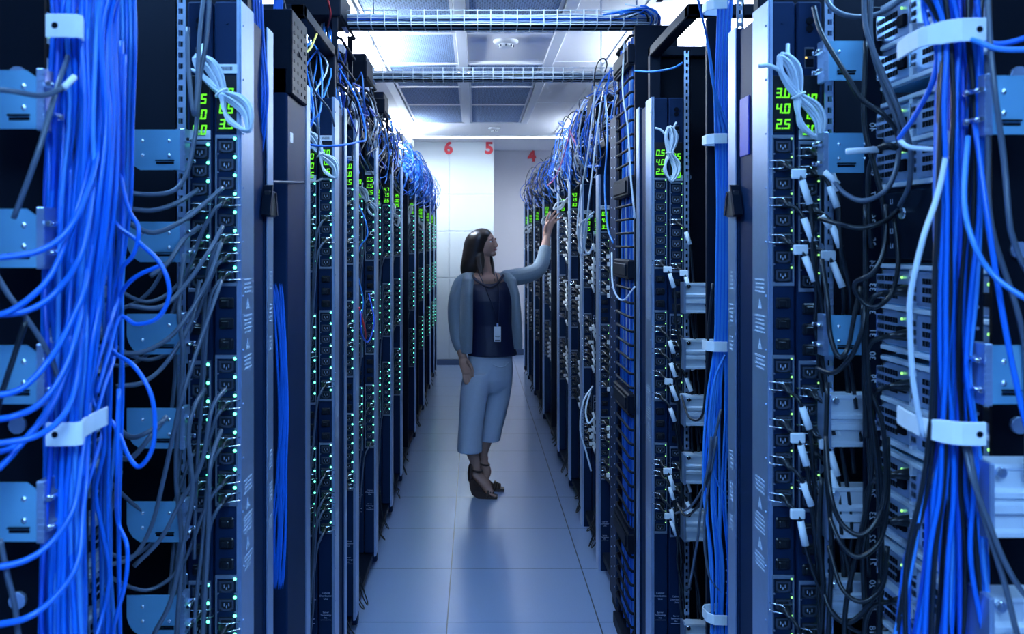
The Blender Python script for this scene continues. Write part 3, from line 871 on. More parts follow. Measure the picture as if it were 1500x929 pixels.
# dark slanted top plate near the upper right
t = thing('cable_chute', 'dark slanted cable chute at the right end of the nearest tray', 'cable chute', (.66, 3.05, 2.44))
b = MB(); b.prism([(-.02, 0), (.30, 0), (.30, .20), (.18, .20)], 'y', -.14, .14); b.build('chute', M['body'], t)
b = MB(); b.prism([(-.035, -.004), (.17, .205), (.18, .205), (-.015, -.004)], 'y', -.15, -.14); b.prism([(-.035, -.004), (.17, .205), (.18, .205), (-.015, -.004)], 'y', .14, .15); b.build('side_lip', M['black'], t)

# ================================================================== wire mesh trays across the aisle
def tray(d, x0, x1, label):
    zb = HC + .2369 * 3.5; w, h = .10, .054
    t = thing('cable_tray', label, 'cable tray', (0, d, zb))
    r = .0026
    b = MB()
    for (y, z) in ((0, h), (0, h * .5), (0, 0), (w * .5, -.001), (w, 0), (w, h * .5), (w, h)): b.tube([(x0, y, z), (x1, y, z)], r, 5)
    b.build('long_wire', M['white'], t)
    b = MB(); n = int((x1 - x0) / .0505)
    for k in range(n + 1):
        x = x0 + .012 + k * .0505; b.tube([(x, -.002, h + .003), (x, -.002, 0), (x, 0, -.004), (x, w, -.004), (x, w + .002, 0), (x, w + .002, h + .003)], r * .9, 5)
    b.build('cross_wire', M['white'], t)
    b = MB(); b.box(x0, x1, .006, w - .004, .001, .004); b.build('liner', M['matte'], t)
    for x in (x0 + .06, x1 - .06):
        b = MB(); b.tube([(x, w / 2, CEIL - zb), (x, w / 2, .002)], .003, 6); b.box(x - .008, x + .008, -.004, w + .004, -.012, -.004, .001); b.build('hanger', M['silver'], t)
    mix = ['cwhite', 'sky', 'cwhite', 'cwhite', 'cyellow', 'cwhite', 'sky', 'cwhite', 'cwhite', 'blue', 'cwhite']
    if d > 4: mix = ['cwhite', 'cwhite', 'cyellow', 'cwhite', 'sky', 'cwhite', 'blue2', 'cwhite', 'cwhite', 'cgrey']
    nmw = {'blue': 'blue', 'blue2': 'dark blue', 'cwhite': 'white', 'sky': 'light blue', 'cyellow': 'yellow', 'cgrey': 'grey'}
    which = 'nearest' if d < 4 else 'second'
    for k in range(34 if d < 4 else 26):
        c = mix[k % len(mix)]; y0 = d + .012 + (k % 9) * .0095; z0 = zb + .009 + (k // 9) * .0095 + (.006 if c == 'blue' else 0)
        pts = []
        m = 8
        for i in range(m + 1): pts.append((x0 + (x1 - x0) * i / m, y0 + R.uniform(-.004, .004), z0 + R.uniform(-.003, .004)))
        cable(pts, .0038, c, '%s cable lying along the %s overhead wire tray' % (nmw[c], which), group='%s cables in the %s wire tray' % (nmw[c], which), sub=3)
tray(3.5, -.56, .68, 'white wire cable tray across the aisle, nearest to the camera')
tray(4.65, -.58, .70, 'white wire cable tray across the aisle, second and farther one')
# ================================================================== power cords
def plug_mesh(white):
    b = MB(); b.smooth = False
    b.rings([((0, .001, 0), (.0125, 0, 0), (0, 0, .0085)), ((0, -.016, 0), (.0125, 0, 0), (0, 0, .0088)), ((0, -.026, -.002), (.0095, 0, 0), (0, 0, .0075)), ((0, -.036, -.005), (.0060, 0, 0), (0, .001, .0058)), ((0, -.044, -.009), (.0048, 0, 0), (0, .001, .0046))], 12)
    return b.fixn(b.data('plug', M['breaker'] if not white else M['cgrey']))
ME_PLUG = plug_mesh(False)
def bail_mesh(s):
    b = MB()
    for z in (-.008, .008): b.tube([(-s * .024, 0, z * .4), (-s * .030, -.010, z), (-s * .012, -.022, z), (s * .012, -.020, z), (s * .016, 0, z)], .0011, 5)
    b.tube([(-s * .010, -.023, -.009), (0, -.027, 0), (-s * .010, -.023, .009)], .0012, 5)
    return b.fixn(b.data('retaining_wire', M['chrome']))
ME_BAIL = {s: bail_mesh(s) for s in (-1, 1)}
def sleeve_mesh(p0, p1, r, m='white'):
    b = MB(); b.tube([p0, Vector(p0).lerp(Vector(p1), .5), p1], r, 8); return b.fixn(b.data('white_sleeve', M[m]))
def flag_mesh(p, s):
    p = Vector(p); b = MB(); b.box(p.x - .014, p.x + .014, p.y - .005, p.y + .005, p.z - .010, p.z + .010, .002); return b.fixn(b.data('label_flag', M['white']))
CORDV = {}
def cord_variants(s, n, sleeved, lens):
    out = []
    for k in range(n):
        q = random.Random(100 * n + k + (7 if s > 0 else 0)); L = lens[k % len(lens)]
        ox = s * (q.uniform(.018, .030) if sleeved else q.uniform(.012, .022))
        if sleeved:
            pts = [Vector((0, -.040, -.007)), Vector((ox * .6, -.056, -.022)), Vector((ox * 1.2, -.062, -.060)), Vector((ox * 1.6, -.064, -.105))]
        else:
            pts = [Vector((0, -.040, -.007)), Vector((ox * .5, -.052, -.018)), Vector((ox * 1.5, -.058, -.06))]
        e = pts[-1]
        if L > .8:      # out of the strip and sideways to a server, hanging in a belly
            x2 = s * (.20 - abs(e.x)); zz = q.uniform(-.03, .03)
            pts += [e + Vector((s * .04, -.01, -.10)), e + Vector((x2 * .6, -.03, -.14)), e + Vector((x2, -.06, -.09 + zz)), e + Vector((x2 + s * .03, -.07, -.06 + zz))]
        else:
            z = 0; x = 0
            for j in range(3):
                z -= L / 3; x += s * q.uniform(.0, .022); pts.append(e + Vector((x, q.uniform(-.012, .02), z)))
        b = MB(); sp = spline(pts, 5); b.tube(sp, .0040, 6)
        me = b.fixn(b.data('cord', M['cblack'] if sleeved else M['cgrey']))
        sl = sleeve_mesh(sp[7], sp[13], .0072) if sleeved else None
        fl = flag_mesh(sp[5], s) if sleeved and k % 2 == 0 else None
        out.append((me, sl, fl))
    return out
CORDV['right'] = cord_variants(1, 8, True, [.28, .5, .95, .36, .62, .9, .22, .45])
CORDV['left'] = cord_variants(-1, 6, False, [.95, .3, .9, .5, .95, .4])
FAR = MB(); FMATS = [M['breaker'], M['chrome'], M['cblack'], M['cgrey'], M['white']]; NC = [0]
def merge(me, off):
    n0 = len(FAR.v)
    FAR.v += [(v.co.x + off[0], v.co.y + off[1], v.co.z + off[2]) for v in me.vertices]
    k = FMATS.index(me.materials[0])
    for p in me.polygons: FAR.f.append(tuple(i + n0 for i in p.vertices)); FAR.mi.append(k); FAR.sm.append(p.use_smooth)
def cord(side, i, inner, bank, j, v):
    t0, xc, d, dz = PDU[side, i, inner]; s = sgn(side)
    z = BANK[bank] - .008 - OP * (j + .5) + .003 + dz
    me, sl, fl = CORDV[side][v % len(CORDV[side])]
    n = bank * 8 + j; NC[0] += 1
    if NC[0] > 195:
        for m_ in (ME_PLUG, ME_BAIL[s], me, sl, fl):
            if m_: merge(m_, (xc, d, z))
        return
    t = thing('power_cable', '%s, %s outlet down, %s strip, %s pair, %s row' % (
        'white-sleeved black cable' if sl else 'grey cable', nth(n), 'inner' if inner else 'aisle-side', nth(i), side), 'power cord', (xc, d, z), 0, 'power cords in the %s row' % side)
    link('plug', ME_PLUG, t); link('retaining_wire', ME_BAIL[s], t); link('cord', me, t)
    if sl: link('white_sleeve', sl, t)
    if fl: link('label_flag', fl, t)
near_r = {(0, False): [(0, 1), (0, 3), (0, 5), (1, 1), (1, 3), (1, 5), (1, 7), (2, 1), (2, 3), (2, 5)],
          (0, True): [(0, 0), (0, 1), (0, 3), (0, 5), (1, 1), (1, 3), (1, 4), (1, 6), (2, 2), (2, 5)],
          (1, False): [(0, 7), (1, 1), (1, 3), (1, 5), (1, 7), (2, 1), (2, 2), (2, 4), (2, 5)],
          (1, True): [(0, 7), (0, 3), (1, 1), (1, 2), (1, 4), (1, 6), (2, 1), (2, 3), (2, 5)]}
near_l = {(0, True): [(0, 3), (0, 5), (0, 6), (1, 2), (1, 4), (1, 6), (2, 1), (2, 3)], (0, False): [(0, 3), (0, 5), (0, 6), (0, 7), (1, 2), (1, 4), (1, 6), (1, 7), (2, 2)],
          (1, True): [(0, 3), (0, 5), (1, 3), (2, 2), (2, 5)], (1, False): [(0, 3), (0, 5), (1, 6), (2, 2), (2, 4), (2, 5), (2, 7)]}
q = random.Random(3)
for (i, inner), lst in near_r.items():
    for n, (bk, j) in enumerate(lst): cord('right', i, inner, bk, j, (n * 3 + i + (2 if inner else 0)) % 8 if not (i == 1 or inner) else [0, 1, 3, 6, 7][n % 5])
for (i, inner), lst in near_l.items():
    for n, (bk, j) in enumerate(lst): cord('left', i, inner, bk, j, n if i == 0 else [1, 3, 5][n % 3])
for i in range(2, 11):
    for side, ds in (('right', RD), ('left', LD)):
        if i >= len(ds): continue
        for inner in (False, True):
            for bk in range(3):
                js = q.sample(range(8), (6 if not inner else 5) if side == 'right' else 2)
                if side == 'right' and i > 6: js = js[:4]
                for j in js: cord(side, i, inner, bk, j, q.choice([0, 1, 3, 6, 7] if side == 'right' else [1, 3, 5]))

tag(FAR.build('power_cable', FMATS, None, origin=FAR.v[0]), 'mass of plugged power cables on the far power strips of both rows', 'power cable', kind='stuff')
# ================================================================== coiled white cords tied on the strips
def coil_proto():
    t = thing('coiled_cord', 'x', 'coiled cord', (0, 0, 0), 0, 'coiled white cords')
    b = MB()
    for k in range(7):
        o = (k - 3) * .0021; y = -.005 - .0042 * (k % 3); w = .009 + .0019 * k; e = (k * 5 % 7) * .0016
        pts = [(o, y, .0), (w + o, y - .003, -.028), (w * 1.15 + o * .4, y - .005, -.056), (o * .4, y - .006, -.077 - e), (-w * 1.1 + o * .4, y - .005, -.054), (-w * .9 + o, y - .003, -.026), (o, y, 0),
               (w * .7 + o, y - .004, .030), (w * .75 + o, y - .006, .056), (o, y - .004, .070 + e), (-w * .7 + o, y - .002, .056), (-w * .6 + o, y, .028), (o, y, .0)]
        b.tube(spline(pts, 5), .0026, 6)
    b.tube(spline([(0, -.006, .0), (-.008, -.012, .04), (-.022, -.010, .066), (-.040, -.002, .076)], 5), .0036, 6)
    b.tube(spline([(.004, -.006, .0), (.014, -.012, .05), (.012, -.012, .072), (.022, -.004, .090)], 5), .0036, 6)
    b.build('cord', M['cwhite'], t)
    b = MB(); b.tube([(.012 * math.cos(w), -.010 + .011 * math.sin(w), .0) for w in [2 * PI * k / 12 for k in range(13)]], .0022, 6); b.build('tie', M['white'], t)
    return t
C0 = coil_proto()
coils = [('right', 0, .655, 1.9, 1.895, -.42, 1.15, 'hanging over the digits of the nearest right power strips'),
         ('right', 1, .660, 1.905, 3.15, -.03, 1.15, 'hanging over the digits of the second right power strips'),
         ('left', 0, -.515, 1.905, 1.895, -.62, 1.15, 'hanging over the digits of the nearest left power strips'),
         ('left', 1, -.525, 1.90, 3.15, -.58, 1.15, 'hanging over the digits of the second left power strips'),
         ('left', 3, -.52, 1.80, 4.46, -.5, 1, 'on the fourth pair of left power strips'), ('left', 5, -.53, 1.79, 6.0, -.3, 1, 'on the sixth pair of left power strips'),
         ('left', 6, -.54, 1.82, 7.38, .3, 1.1, 'on the seventh pair of left power strips'), ('left', 7, -.53, 1.8, 8.6, -.4, 1.1, 'on the eighth pair of left power strips'),
         ('right', 5, .645, 1.90, 6.7, 1.0, 1.15, 'above the raised hand on the right power strips'), ('right', 6, .66, 1.85, 8.16, .8, 1.3, 'behind the raised hand on the seventh right power strips'),
         ('right', 8, .65, 1.80, 10.55, .9, 1.5, 'on the ninth pair of right power strips')]
for k, (side, i, x, z, d, tilt, sc, lab) in enumerate(coils):
    o = C0 if k == 0 else dup(C0)
    o.location = (x, d - .012, z); o.rotation_euler = (0, tilt, 0); o.scale = (sc,) * 3
    o['label'] = 'white cord coiled and tied, ' + lab

# ================================================================== the near blue bundles
def run(pts, r, m, lab, grp=None, nm='network_cable', cat='cable', sub=6): return cable([P(*p) for p in pts], r, m, lab, cat, grp, nm, 6, sub)
q = random.Random(11)
def lerp(a, b, t): return a + (b - a) * t
def bundle_left(n):
    prof = [(-25, 74, 180, 0), (45, 76, 168, 0), (170, 72, 172, 0), (300, 66, 168, 0), (420, 64, 150, 0), (520, 64, 140, 0), (628, 66, 128, 0), (760, 64, 124, 0), (900, 60, 126, 0), (980, 58, 130, 0)]
    for k in range(n):
        u = (k + .5) / n; pts = []; uu = u; dd = q.uniform(1.20, 1.275)
        for (y, a, b_, _) in prof:
            uu = min(1, max(0, uu + q.uniform(-.09, .09) - (uu - u) * .4)); 
            pts.append((lerp(a, b_, uu), y + q.uniform(-8, 8), dd + (q.uniform(-.015, .015) if y not in (45, 628) else 0)))
        m = q.choice(['blue', 'blue', 'blue', 'blue2', 'blue', 'sky'])
        c = {'blue': 'bright blue', 'blue2': 'dark blue', 'sky': 'light blue'}[m]
        run(pts, .0034, m, '%s network cable in the thick strapped bundle at the left foreground' % c, '%s cables in the thick left bundle' % c)
bundle_left(46)
for k in range(7):                                  # light blue group at the right side of the bundle, farther back
    x = 152 + k * 6.0
    run([(x + 8, -20, 1.42), (x + 10, 60, 1.41), (x + 6, 180, 1.42), (x + 3, 300, 1.42), (x - 4 + q.uniform(-9, 9), 420, 1.42), (x - 8 + q.uniform(-12, 12), 560, 1.41), (x - 10 + q.uniform(-14, 8), 760, 1.42), (x - 12, 960, 1.42)], .0033, 'sky' if k % 2 else 'blue',
        'blue cable running straight down behind the right side of the thick left bundle', 'straight cables behind the left bundle')
sweeps = [[(140, 240, 1.2), (110, 322, 1.16), (62, 366, 1.14), (-20, 380, 1.12)], [(128, 250, 1.2), (100, 345, 1.17), (70, 410, 1.15), (22, 452, 1.12), (-20, 466, 1.1)],
          [(134, 290, 1.19), (120, 370, 1.16), (85, 425, 1.15), (40, 455, 1.13), (-20, 462, 1.11)], [(124, 420, 1.19), (100, 480, 1.17), (70, 530, 1.14), (30, 570, 1.12), (-20, 582, 1.1)],
          [(116, 470, 1.18), (95, 540, 1.15), (60, 590, 1.13), (20, 610, 1.12), (-20, 616, 1.1)], [(104, 520, 1.2), (80, 590, 1.17), (40, 640, 1.15), (5, 680, 1.13), (-20, 698, 1.1)],
          [(90, 560, 1.2), (60, 615, 1.17), (30, 650, 1.15), (-20, 668, 1.12)], [(118, 680, 1.2), (108, 745, 1.17), (75, 795, 1.15), (35, 822, 1.13), (-20, 834, 1.11)],
          [(122, 740, 1.2), (115, 820, 1.17), (85, 870, 1.15), (40, 905, 1.13), (-20, 918, 1.1)], [(120, 480, 1.2), (112, 560, 1.18), (92, 610, 1.15), (50, 640, 1.12), (-20, 652, 1.1)]]
for k, p in enumerate(sweeps): run([(p[0][0] + 8, p[0][1] - 150, 1.25), (p[0][0] + 6, p[0][1] - 70, 1.235)] + p, .0040, 'blue', 'blue cable sweeping out of the left bundle to the picture edge, %s counted downwards' % nth(k), nm='network_cable')
loops = [([(176, 250, 1.36), (188, 305, 1.34), (203, 335, 1.33), (196, 372, 1.33), (178, 395, 1.34), (172, 440, 1.36)], 'short blue loop beside the topmost right part of the left bundle'),
         ([(166, 320, 1.36), (200, 352, 1.33), (236, 388, 1.32), (248, 430, 1.32), (232, 465, 1.32), (200, 475, 1.33), (176, 465, 1.35)], 'round blue loop standing out right of the left bundle'),
         ([(236, 389, 1.33), (200, 405, 1.34), (178, 430, 1.36), (170, 470, 1.38), (168, 520, 1.38)], 'blue cable curving back into the bundle inside the round loop'),
         ([(160, 505, 1.36), (196, 536, 1.33), (220, 575, 1.32), (227, 620, 1.32), (222, 660, 1.32), (204, 684, 1.33), (188, 668, 1.34), (176, 640, 1.36), (158, 615, 1.38)], 'long blue loop hanging right of the lower left clip'),
         ([(172, 760, 1.38), (186, 800, 1.36), (184, 850, 1.36), (170, 905, 1.37), (158, 960, 1.38)], 'blue cable bowing right near the bottom of the left bundle'),
         ([(180, 270, 1.37), (178, 380, 1.36), (164, 440, 1.36), (162, 560, 1.36), (158, 700, 1.37), (156, 940, 1.37)], 'single blue cable hanging free right of the left bundle'),
         ([(134, 580, 1.34), (150, 620, 1.32), (152, 660, 1.33), (140, 720, 1.33), (150, 780, 1.33), (160, 840, 1.34), (150, 900, 1.34)], 'wavy blue cable right of the lower left clip')]
for n_, (p, lab) in enumerate(loops): run(([] if n_ == 2 else [(p[0][0] + 2, p[0][1] - 190, 1.30), (p[0][0], p[0][1] - 80, 1.30)]) + p + [(p[-1][0] - 16, p[-1][1] + 50, 1.30), (p[-1][0] - 34, p[-1][1] + 110, 1.26)], .0032, 'blue', lab)
dk = [([(-20, 130, 1.1), (20, 134, 1.1), (60, 140, 1.12), (90, 130, 1.14), (108, 114, 1.16)], 'cgrey', 'dark grey cable with lifted end crossing the upper left bracket'),
      ([(20, 320, 1.13), (48, 245, 1.12), (66, 190, 1.13), (86, 120, 1.16), (100, 80, 1.22), (104, 30, 1.26), (104, -20, 1.27)], 'cgrey', 'grey cable slanting up into the left bundle below the upper clip'),
      ([(-20, 375, 1.12), (10, 428, 1.13), (40, 468, 1.14), (70, 515, 1.16), (88, 560, 1.19)], 'cgrey', 'grey cable slanting down into the left bundle at mid height'),
      ([(38, 470, 1.12), (18, 530, 1.12), (2, 580, 1.13), (-14, 640, 1.14)], 'cblack', 'black cable slanting across the third left bracket'),
      ([(0, 790, 1.13), (10, 840, 1.13), (22, 890, 1.14), (28, 950, 1.14)], 'cgrey', 'grey cable hanging below the lowest left bracket')]
for p, m, lab in dk: run(p, .0036, m, lab, nm='power_cable', cat='power cord')
b = MB(); b.tube([P(94, 128, 1.139), P(101, 121, 1.148), P(109, 113, 1.158)], .0042, 8); tag(b.build('cable_tip', M['white'], origin=P(100, 121, 1.15)), 'white sheath on the lifted cable end at upper left', 'cable end')
# long grey cords sagging from the near left strips to the servers, and hanging hanks beside them
lg = [[(290, 278, 1.83), (262, 296, 1.78), (225, 308, 1.74), (190, 306, 1.72)], [(326, 275, 1.83), (300, 298, 1.78), (270, 322, 1.72), (225, 341, 1.68), (185, 326, 1.68)],
      [(292, 332, 1.83), (268, 352, 1.78), (246, 385, 1.74), (220, 405, 1.72)], [(326, 332, 1.83), (305, 370, 1.78), (270, 420, 1.74), (235, 450, 1.7), (188, 448, 1.68)],
      [(324, 356, 1.83), (300, 420, 1.78), (258, 485, 1.74), (215, 514, 1.7), (176, 518, 1.68)], [(292, 412, 1.83), (280, 470, 1.78), (245, 530, 1.74), (210, 560, 1.7), (170, 566, 1.68)],
      [(324, 412, 1.83), (300, 480, 1.77), (280, 540, 1.74), (262, 600, 1.72), (240, 700, 1.72), (222, 770, 1.72), (196, 815, 1.7), (160, 828, 1.68)],
      [(270, 372, 1.79), (262, 450, 1.76), (268, 520, 1.75), (262, 600, 1.75), (258, 700, 1.75), (266, 800, 1.75), (258, 940, 1.75)],
      [(300, 570, 1.83), (285, 595, 1.77), (276, 640, 1.75), (282, 720, 1.74), (268, 800, 1.74), (250, 880, 1.73), (225, 930, 1.72)],
      [(330, 570, 1.83), (310, 600, 1.78), (295, 680, 1.76), (262, 740, 1.74), (235, 790, 1.72), (196, 830, 1.7)],
      [(324, 630, 1.83), (308, 680, 1.77), (306, 760, 1.76), (302, 840, 1.76), (296, 950, 1.76)], [(275, 40, 1.8), (276, 100, 1.79), (286, 170, 1.78), (292, 60, 1.8), (300, -20, 1.82)],
      [(308, -20, 1.82), (302, 60, 1.81), (292, 120, 1.8), (288, 180, 1.8), (280, 230, 1.79), (270, 262, 1.78), (248, 282, 1.76), (200, 284, 1.73), (150, 270, 1.66), (110, 255, 1.6)],
      [(166, 620, 1.62), (190, 640, 1.6), (215, 634, 1.6), (240, 616, 1.62)], [(160, 660, 1.62), (190, 672, 1.6), (220, 640, 1.6), (244, 610, 1.63)], [(130, 790, 1.6), (150, 770, 1.6), (168, 730, 1.6), (176, 690, 1.62)]]
for k, p in enumerate(lg): run(p, .0046, 'cgrey', 'grey power cord sagging left of the nearest left power strips, %s from the top' % nth(k), nm='power_cable', cat='power cord')
# green and dark cables down behind the near left strips
for k in range(4):
    x = 376 + k * 4
    run([(x - 6, -20, 2.12), (x - 2, 60, 2.11), (x + 4, 130, 2.10), (x, 190, 2.11), (x - 6, 232, 2.14)], .0032, 'blue', 'blue cable on the dark post between the near left silver strips', 'short blue cables on the left dark post')
for k in range(9):
    x = 400 + (k % 5) * 3.2; o = q.uniform(-4, 4)
    run([(x + 4 + o, -20, 2.36), (x + o * .5, 70, 2.36), (x + q.uniform(-2, 6), 200, 2.36), (x + q.uniform(-3, 3), 300, 2.37), (x - 2 + q.uniform(-3, 3), 400, 2.36), (x + 6 + q.uniform(-4, 6), 500, 2.35), (x + 9 + q.uniform(-4, 4), 600, 2.35), (x + 8 + q.uniform(-5, 4), 680, 2.35), (x + 4 + q.uniform(-5, 5), 770, 2.35), (x + 1, 880, 2.36)],
        .0034, 'blue', 'blue cable in the slim bundle behind the nearest left strips', 'blue cables of the slim left bundle')

# ---- right foreground bundle
def bundle_right(n):
    prof = [(-25, 1345, 1440), (50, 1374, 1436), (160, 1372, 1440), (300, 1370, 1436), (430, 1366, 1430), (540, 1366, 1424), (630, 1362, 1430), (720, 1346, 1440), (820, 1326, 1448), (960, 1304, 1462)]
    for k in range(n):
        u = (k + .5) / n; uu = u; dd = q.uniform(1.20, 1.275); pts = []
        for (y, a, b_) in prof:
            uu = min(1, max(0, uu + q.uniform(-.10, .10) - (uu - u) * .35)); pts.append((lerp(a, b_, uu), y + q.uniform(-6, 6), dd))
        m = ['blue', 'sky', 'blue', 'cblack', 'blue', 'blue2', 'cblack', 'blue'][k % 8]
        c = {'blue': 'bright blue', 'blue2': 'dark blue', 'sky': 'light blue', 'cblack': 'black'}[m]
        run(pts, .0034, m, '%s cable in the strapped bundle at the right foreground' % c, '%s cables in the right foreground bundle' % c)
bundle_right(36)
rx = [([(1400, 52, 1.2), (1430, 60, 1.17), (1465, 72, 1.16), (1530, 72, 1.15)], 'sky', 'light blue cable leaving the upper right clip to the picture edge'),
      ([(1402, 50, 1.21), (1432, 58, 1.18), (1470, 64, 1.17), (1530, 46, 1.16)], 'blue', 'blue cable leaving the upper right clip just above its neighbour'),
      ([(1418, 200, 1.19), (1412, 290, 1.17), (1424, 350, 1.15), (1452, 400, 1.14), (1500, 436, 1.12), (1530, 446, 1.12)], 'sky', 'light blue cable curving right out of the right bundle at mid height'),
      ([(1428, 180, 1.2), (1445, 310, 1.17), (1462, 420, 1.16), (1480, 520, 1.15), (1500, 610, 1.14), (1520, 680, 1.14)], 'blue', 'blue cable hanging away from the right bundle towards the picture edge'),
      ([(1350, -20, 1.23), (1356, 30, 1.23), (1372, 70, 1.22), (1366, 120, 1.24), (1340, 170, 1.3), (1316, 204, 1.34)], 'blue', 'blue cable crossing from the upper right clip down to the left loop'),
      ([(1318, 206, 1.34), (1330, 215, 1.32), (1352, 218, 1.3), (1374, 219, 1.26)], 'cwhite', 'pale short cable crossing behind the right bundle'),
      ([(1392, 60, 1.25), (1390, 160, 1.24), (1384, 236, 1.2), (1372, 290, 1.18), (1352, 350, 1.17), (1334, 430, 1.18), (1333, 480, 1.19), (1338, 560, 1.2), (1352, 640, 1.21)], 'cwhite', 'long white cable bowing left of the right bundle'),
      ([(1446, -20, 1.18), (1450, 60, 1.17), (1458, 140, 1.16), (1470, 230, 1.16), (1478, 320, 1.15), (1484, 350, 1.15), (1500, 390, 1.15), (1530, 430, 1.15)], 'cgrey', 'grey cable hanging at the far right picture edge'),
      ([(1446, 80, 1.19), (1447, 200, 1.19), (1452, 330, 1.19), (1500, 500, 1.18), (1505, 700, 1.18)], 'cgrey', 'thin grey cable falling right of the right bundle'),
      ([(1412, 650, 1.2), (1424, 700, 1.18), (1450, 770, 1.17), (1475, 830, 1.16), (1500, 870, 1.16), (1530, 900, 1.16)], 'cgrey', 'dark grey cable spreading right below the lower right clip'),
      ([(1418, 650, 1.2), (1436, 740, 1.18), (1470, 850, 1.17), (1490, 930, 1.16)], 'cgrey', 'second dark grey cable spreading right below the lower right clip')]
for p, m, lab in rx: run(p, .0036, m, lab)
# slim blue bundle in the second right rack
for k in range(13):
    u = (k + .5) / 13; o = q.uniform(-1.5, 1.5)
    top = [(1018, -20, 2.3), (1036, 60, 2.33), (1046, 130, 2.36)] if k % 3 == 0 else [(1050 + 26 * u, -20, 2.38), (1048 + 24 * u, 60, 2.39), (1046 + 24 * u, 130, 2.4)]
    pts = top + [(1049 + 20 * u + o, 204, 2.40), (1050 + 20 * u, 300, 2.40), (1048 + 22 * u, 420, 2.40), (1046 + 22 * u, 507, 2.40), (1036 + 32 * u + q.uniform(-6, 6), 600, 2.40), (1034 + 34 * u + q.uniform(-6, 6), 720, 2.40), (1040 + 28 * u + q.uniform(-6, 6), 830, 2.40), (1040 + 28 * u, 950, 2.40)]
    run(pts, .0033, 'sky' if k % 3 != 1 else 'blue', 'blue cable in the slim clipped bundle of the second right rack', 'blue cables of the slim right bundle')
sm = [([(1042, 640, 2.38), (1036, 700, 2.4), (1012, 742, 2.5), (990, 752, 2.6)], 'cgrey'), ([(1040, 690, 2.38), (1030, 730, 2.42), (1006, 756, 2.5), (992, 738, 2.6)], 'cblack'),
      ([(1062, 520, 2.38), (1046, 560, 2.38), (1038, 640, 2.4), (1048, 700, 2.4), (1066, 730, 2.4)], 'sky'), ([(1056, 600, 2.38), (1030, 720, 2.4), (1022, 790, 2.42), (1010, 860, 2.5)], 'cgrey'),
      ([(1044, 415, 2.4), (1038, 480, 2.4), (1034, 560, 2.42), (1028, 610, 2.45), (1010, 612, 2.5), (998, 580, 2.6)], 'cblack'), ([(1050, 640, 2.38), (1032, 760, 2.4), (1038, 840, 2.4), (1056, 868, 2.4)], 'cgrey')]
for k, (p, m) in enumerate(sm): run(p, .0034, m, '%s cord looping beside the slim right bundle, %s from the top' % ({'cgrey': 'grey', 'cblack': 'black', 'sky': 'light blue'}[m], nth(k)), nm='power_cable', cat='power cord')

# ---- black cords between the near right strips and the servers
rc = [([(1205, -20, 1.7), (1216, 8, 1.68), (1238, 22, 1.66), (1270, 24, 1.66), (1300, 14, 1.66), (1330, -10, 1.66)], 'cgrey'),
      ([(1192, 10, 1.72), (1204, 50, 1.7), (1240, 110, 1.66), (1262, 145, 1.64), (1292, 166, 1.62), (1312, 190, 1.62), (1316, 215, 1.62), (1302, 212, 1.62), (1288, 216, 1.64)], 'cblack'),
      ([(1266, -20, 1.66), (1268, 40, 1.64), (1290, 100, 1.62), (1316, 160, 1.6), (1334, 220, 1.6), (1332, 270, 1.62), (1318, 302, 1.66)], 'cgrey'),
      ([(1276, -20, 1.65), (1276, 60, 1.65), (1296, 130, 1.64), (1314, 180, 1.62), (1316, 230, 1.62), (1300, 276, 1.62), (1266, 294, 1.64), (1238, 284, 1.68), (1222, 266, 1.7)], 'cgrey'),
      ([(1268, 60, 1.7), (1266, 180, 1.7), (1280, 240, 1.69), (1294, 300, 1.68), (1300, 360, 1.68)], 'cblack'),
      ([(1200, 320, 1.72), (1228, 328, 1.68), (1262, 334, 1.66), (1296, 324, 1.65), (1316, 308, 1.66)], 'cblack'),
      ([(1298, 300, 1.66), (1296, 360, 1.65), (1280, 398, 1.65), (1252, 416, 1.68), (1262, 440, 1.68), (1282, 450, 1.66), (1306, 430, 1.66), (1316, 380, 1.66), (1308, 310, 1.68)], 'cblack'),
      ([(1204, 380, 1.76), (1212, 440, 1.73), (1216, 490, 1.72), (1228, 522, 1.7), (1242, 510, 1.7), (1252, 460, 1.7), (1262, 420, 1.7)], 'cblack'),
      ([(1196, 540, 1.78), (1222, 546, 1.74), (1248, 520, 1.7), (1264, 480, 1.69), (1268, 440, 1.7)], 'cblack'),
      ([(1210, 640, 1.75), (1216, 720, 1.7), (1232, 766, 1.68), (1262, 784, 1.66), (1288, 756, 1.66), (1298, 700, 1.67), (1292, 620, 1.68), (1270, 560, 1.7)], 'cblack'),
      ([(1216, 760, 1.72), (1234, 800, 1.68), (1260, 816, 1.66), (1290, 790, 1.66), (1300, 730, 1.67), (1300, 640, 1.68)], 'cblack'),
      ([(1214, 800, 1.74), (1232, 860, 1.7), (1262, 882, 1.68), (1292, 860, 1.67), (1300, 800, 1.68)], 'cblack'),
      ([(1204, 860, 1.76), (1220, 900, 1.72), (1244, 912, 1.7), (1272, 888, 1.69), (1290, 850, 1.68)], 'cblack'),
      ([(1268, 300, 1.72), (1268, 420, 1.71), (1270, 520, 1.7), (1276, 600, 1.69), (1286, 700, 1.69), (1290, 820, 1.7), (1288, 960, 1.7)], 'cblack'),
      ([(1264, 440, 1.71), (1268, 560, 1.7), (1282, 640, 1.69), (1292, 740, 1.69), (1286, 960, 1.69)], 'cblack'),
      ([(1272, 560, 1.7), (1278, 680, 1.7), (1262, 780, 1.7), (1240, 880, 1.7), (1236, 960, 1.7)], 'cblack'),
      ([(1204, 700, 1.77), (1200, 780, 1.76), (1206, 860, 1.75), (1200, 960, 1.75)], 'cblack'),
      ([(1212, 560, 1.77), (1210, 680, 1.75), (1218, 800, 1.74), (1212, 960, 1.74)], 'cblack')]
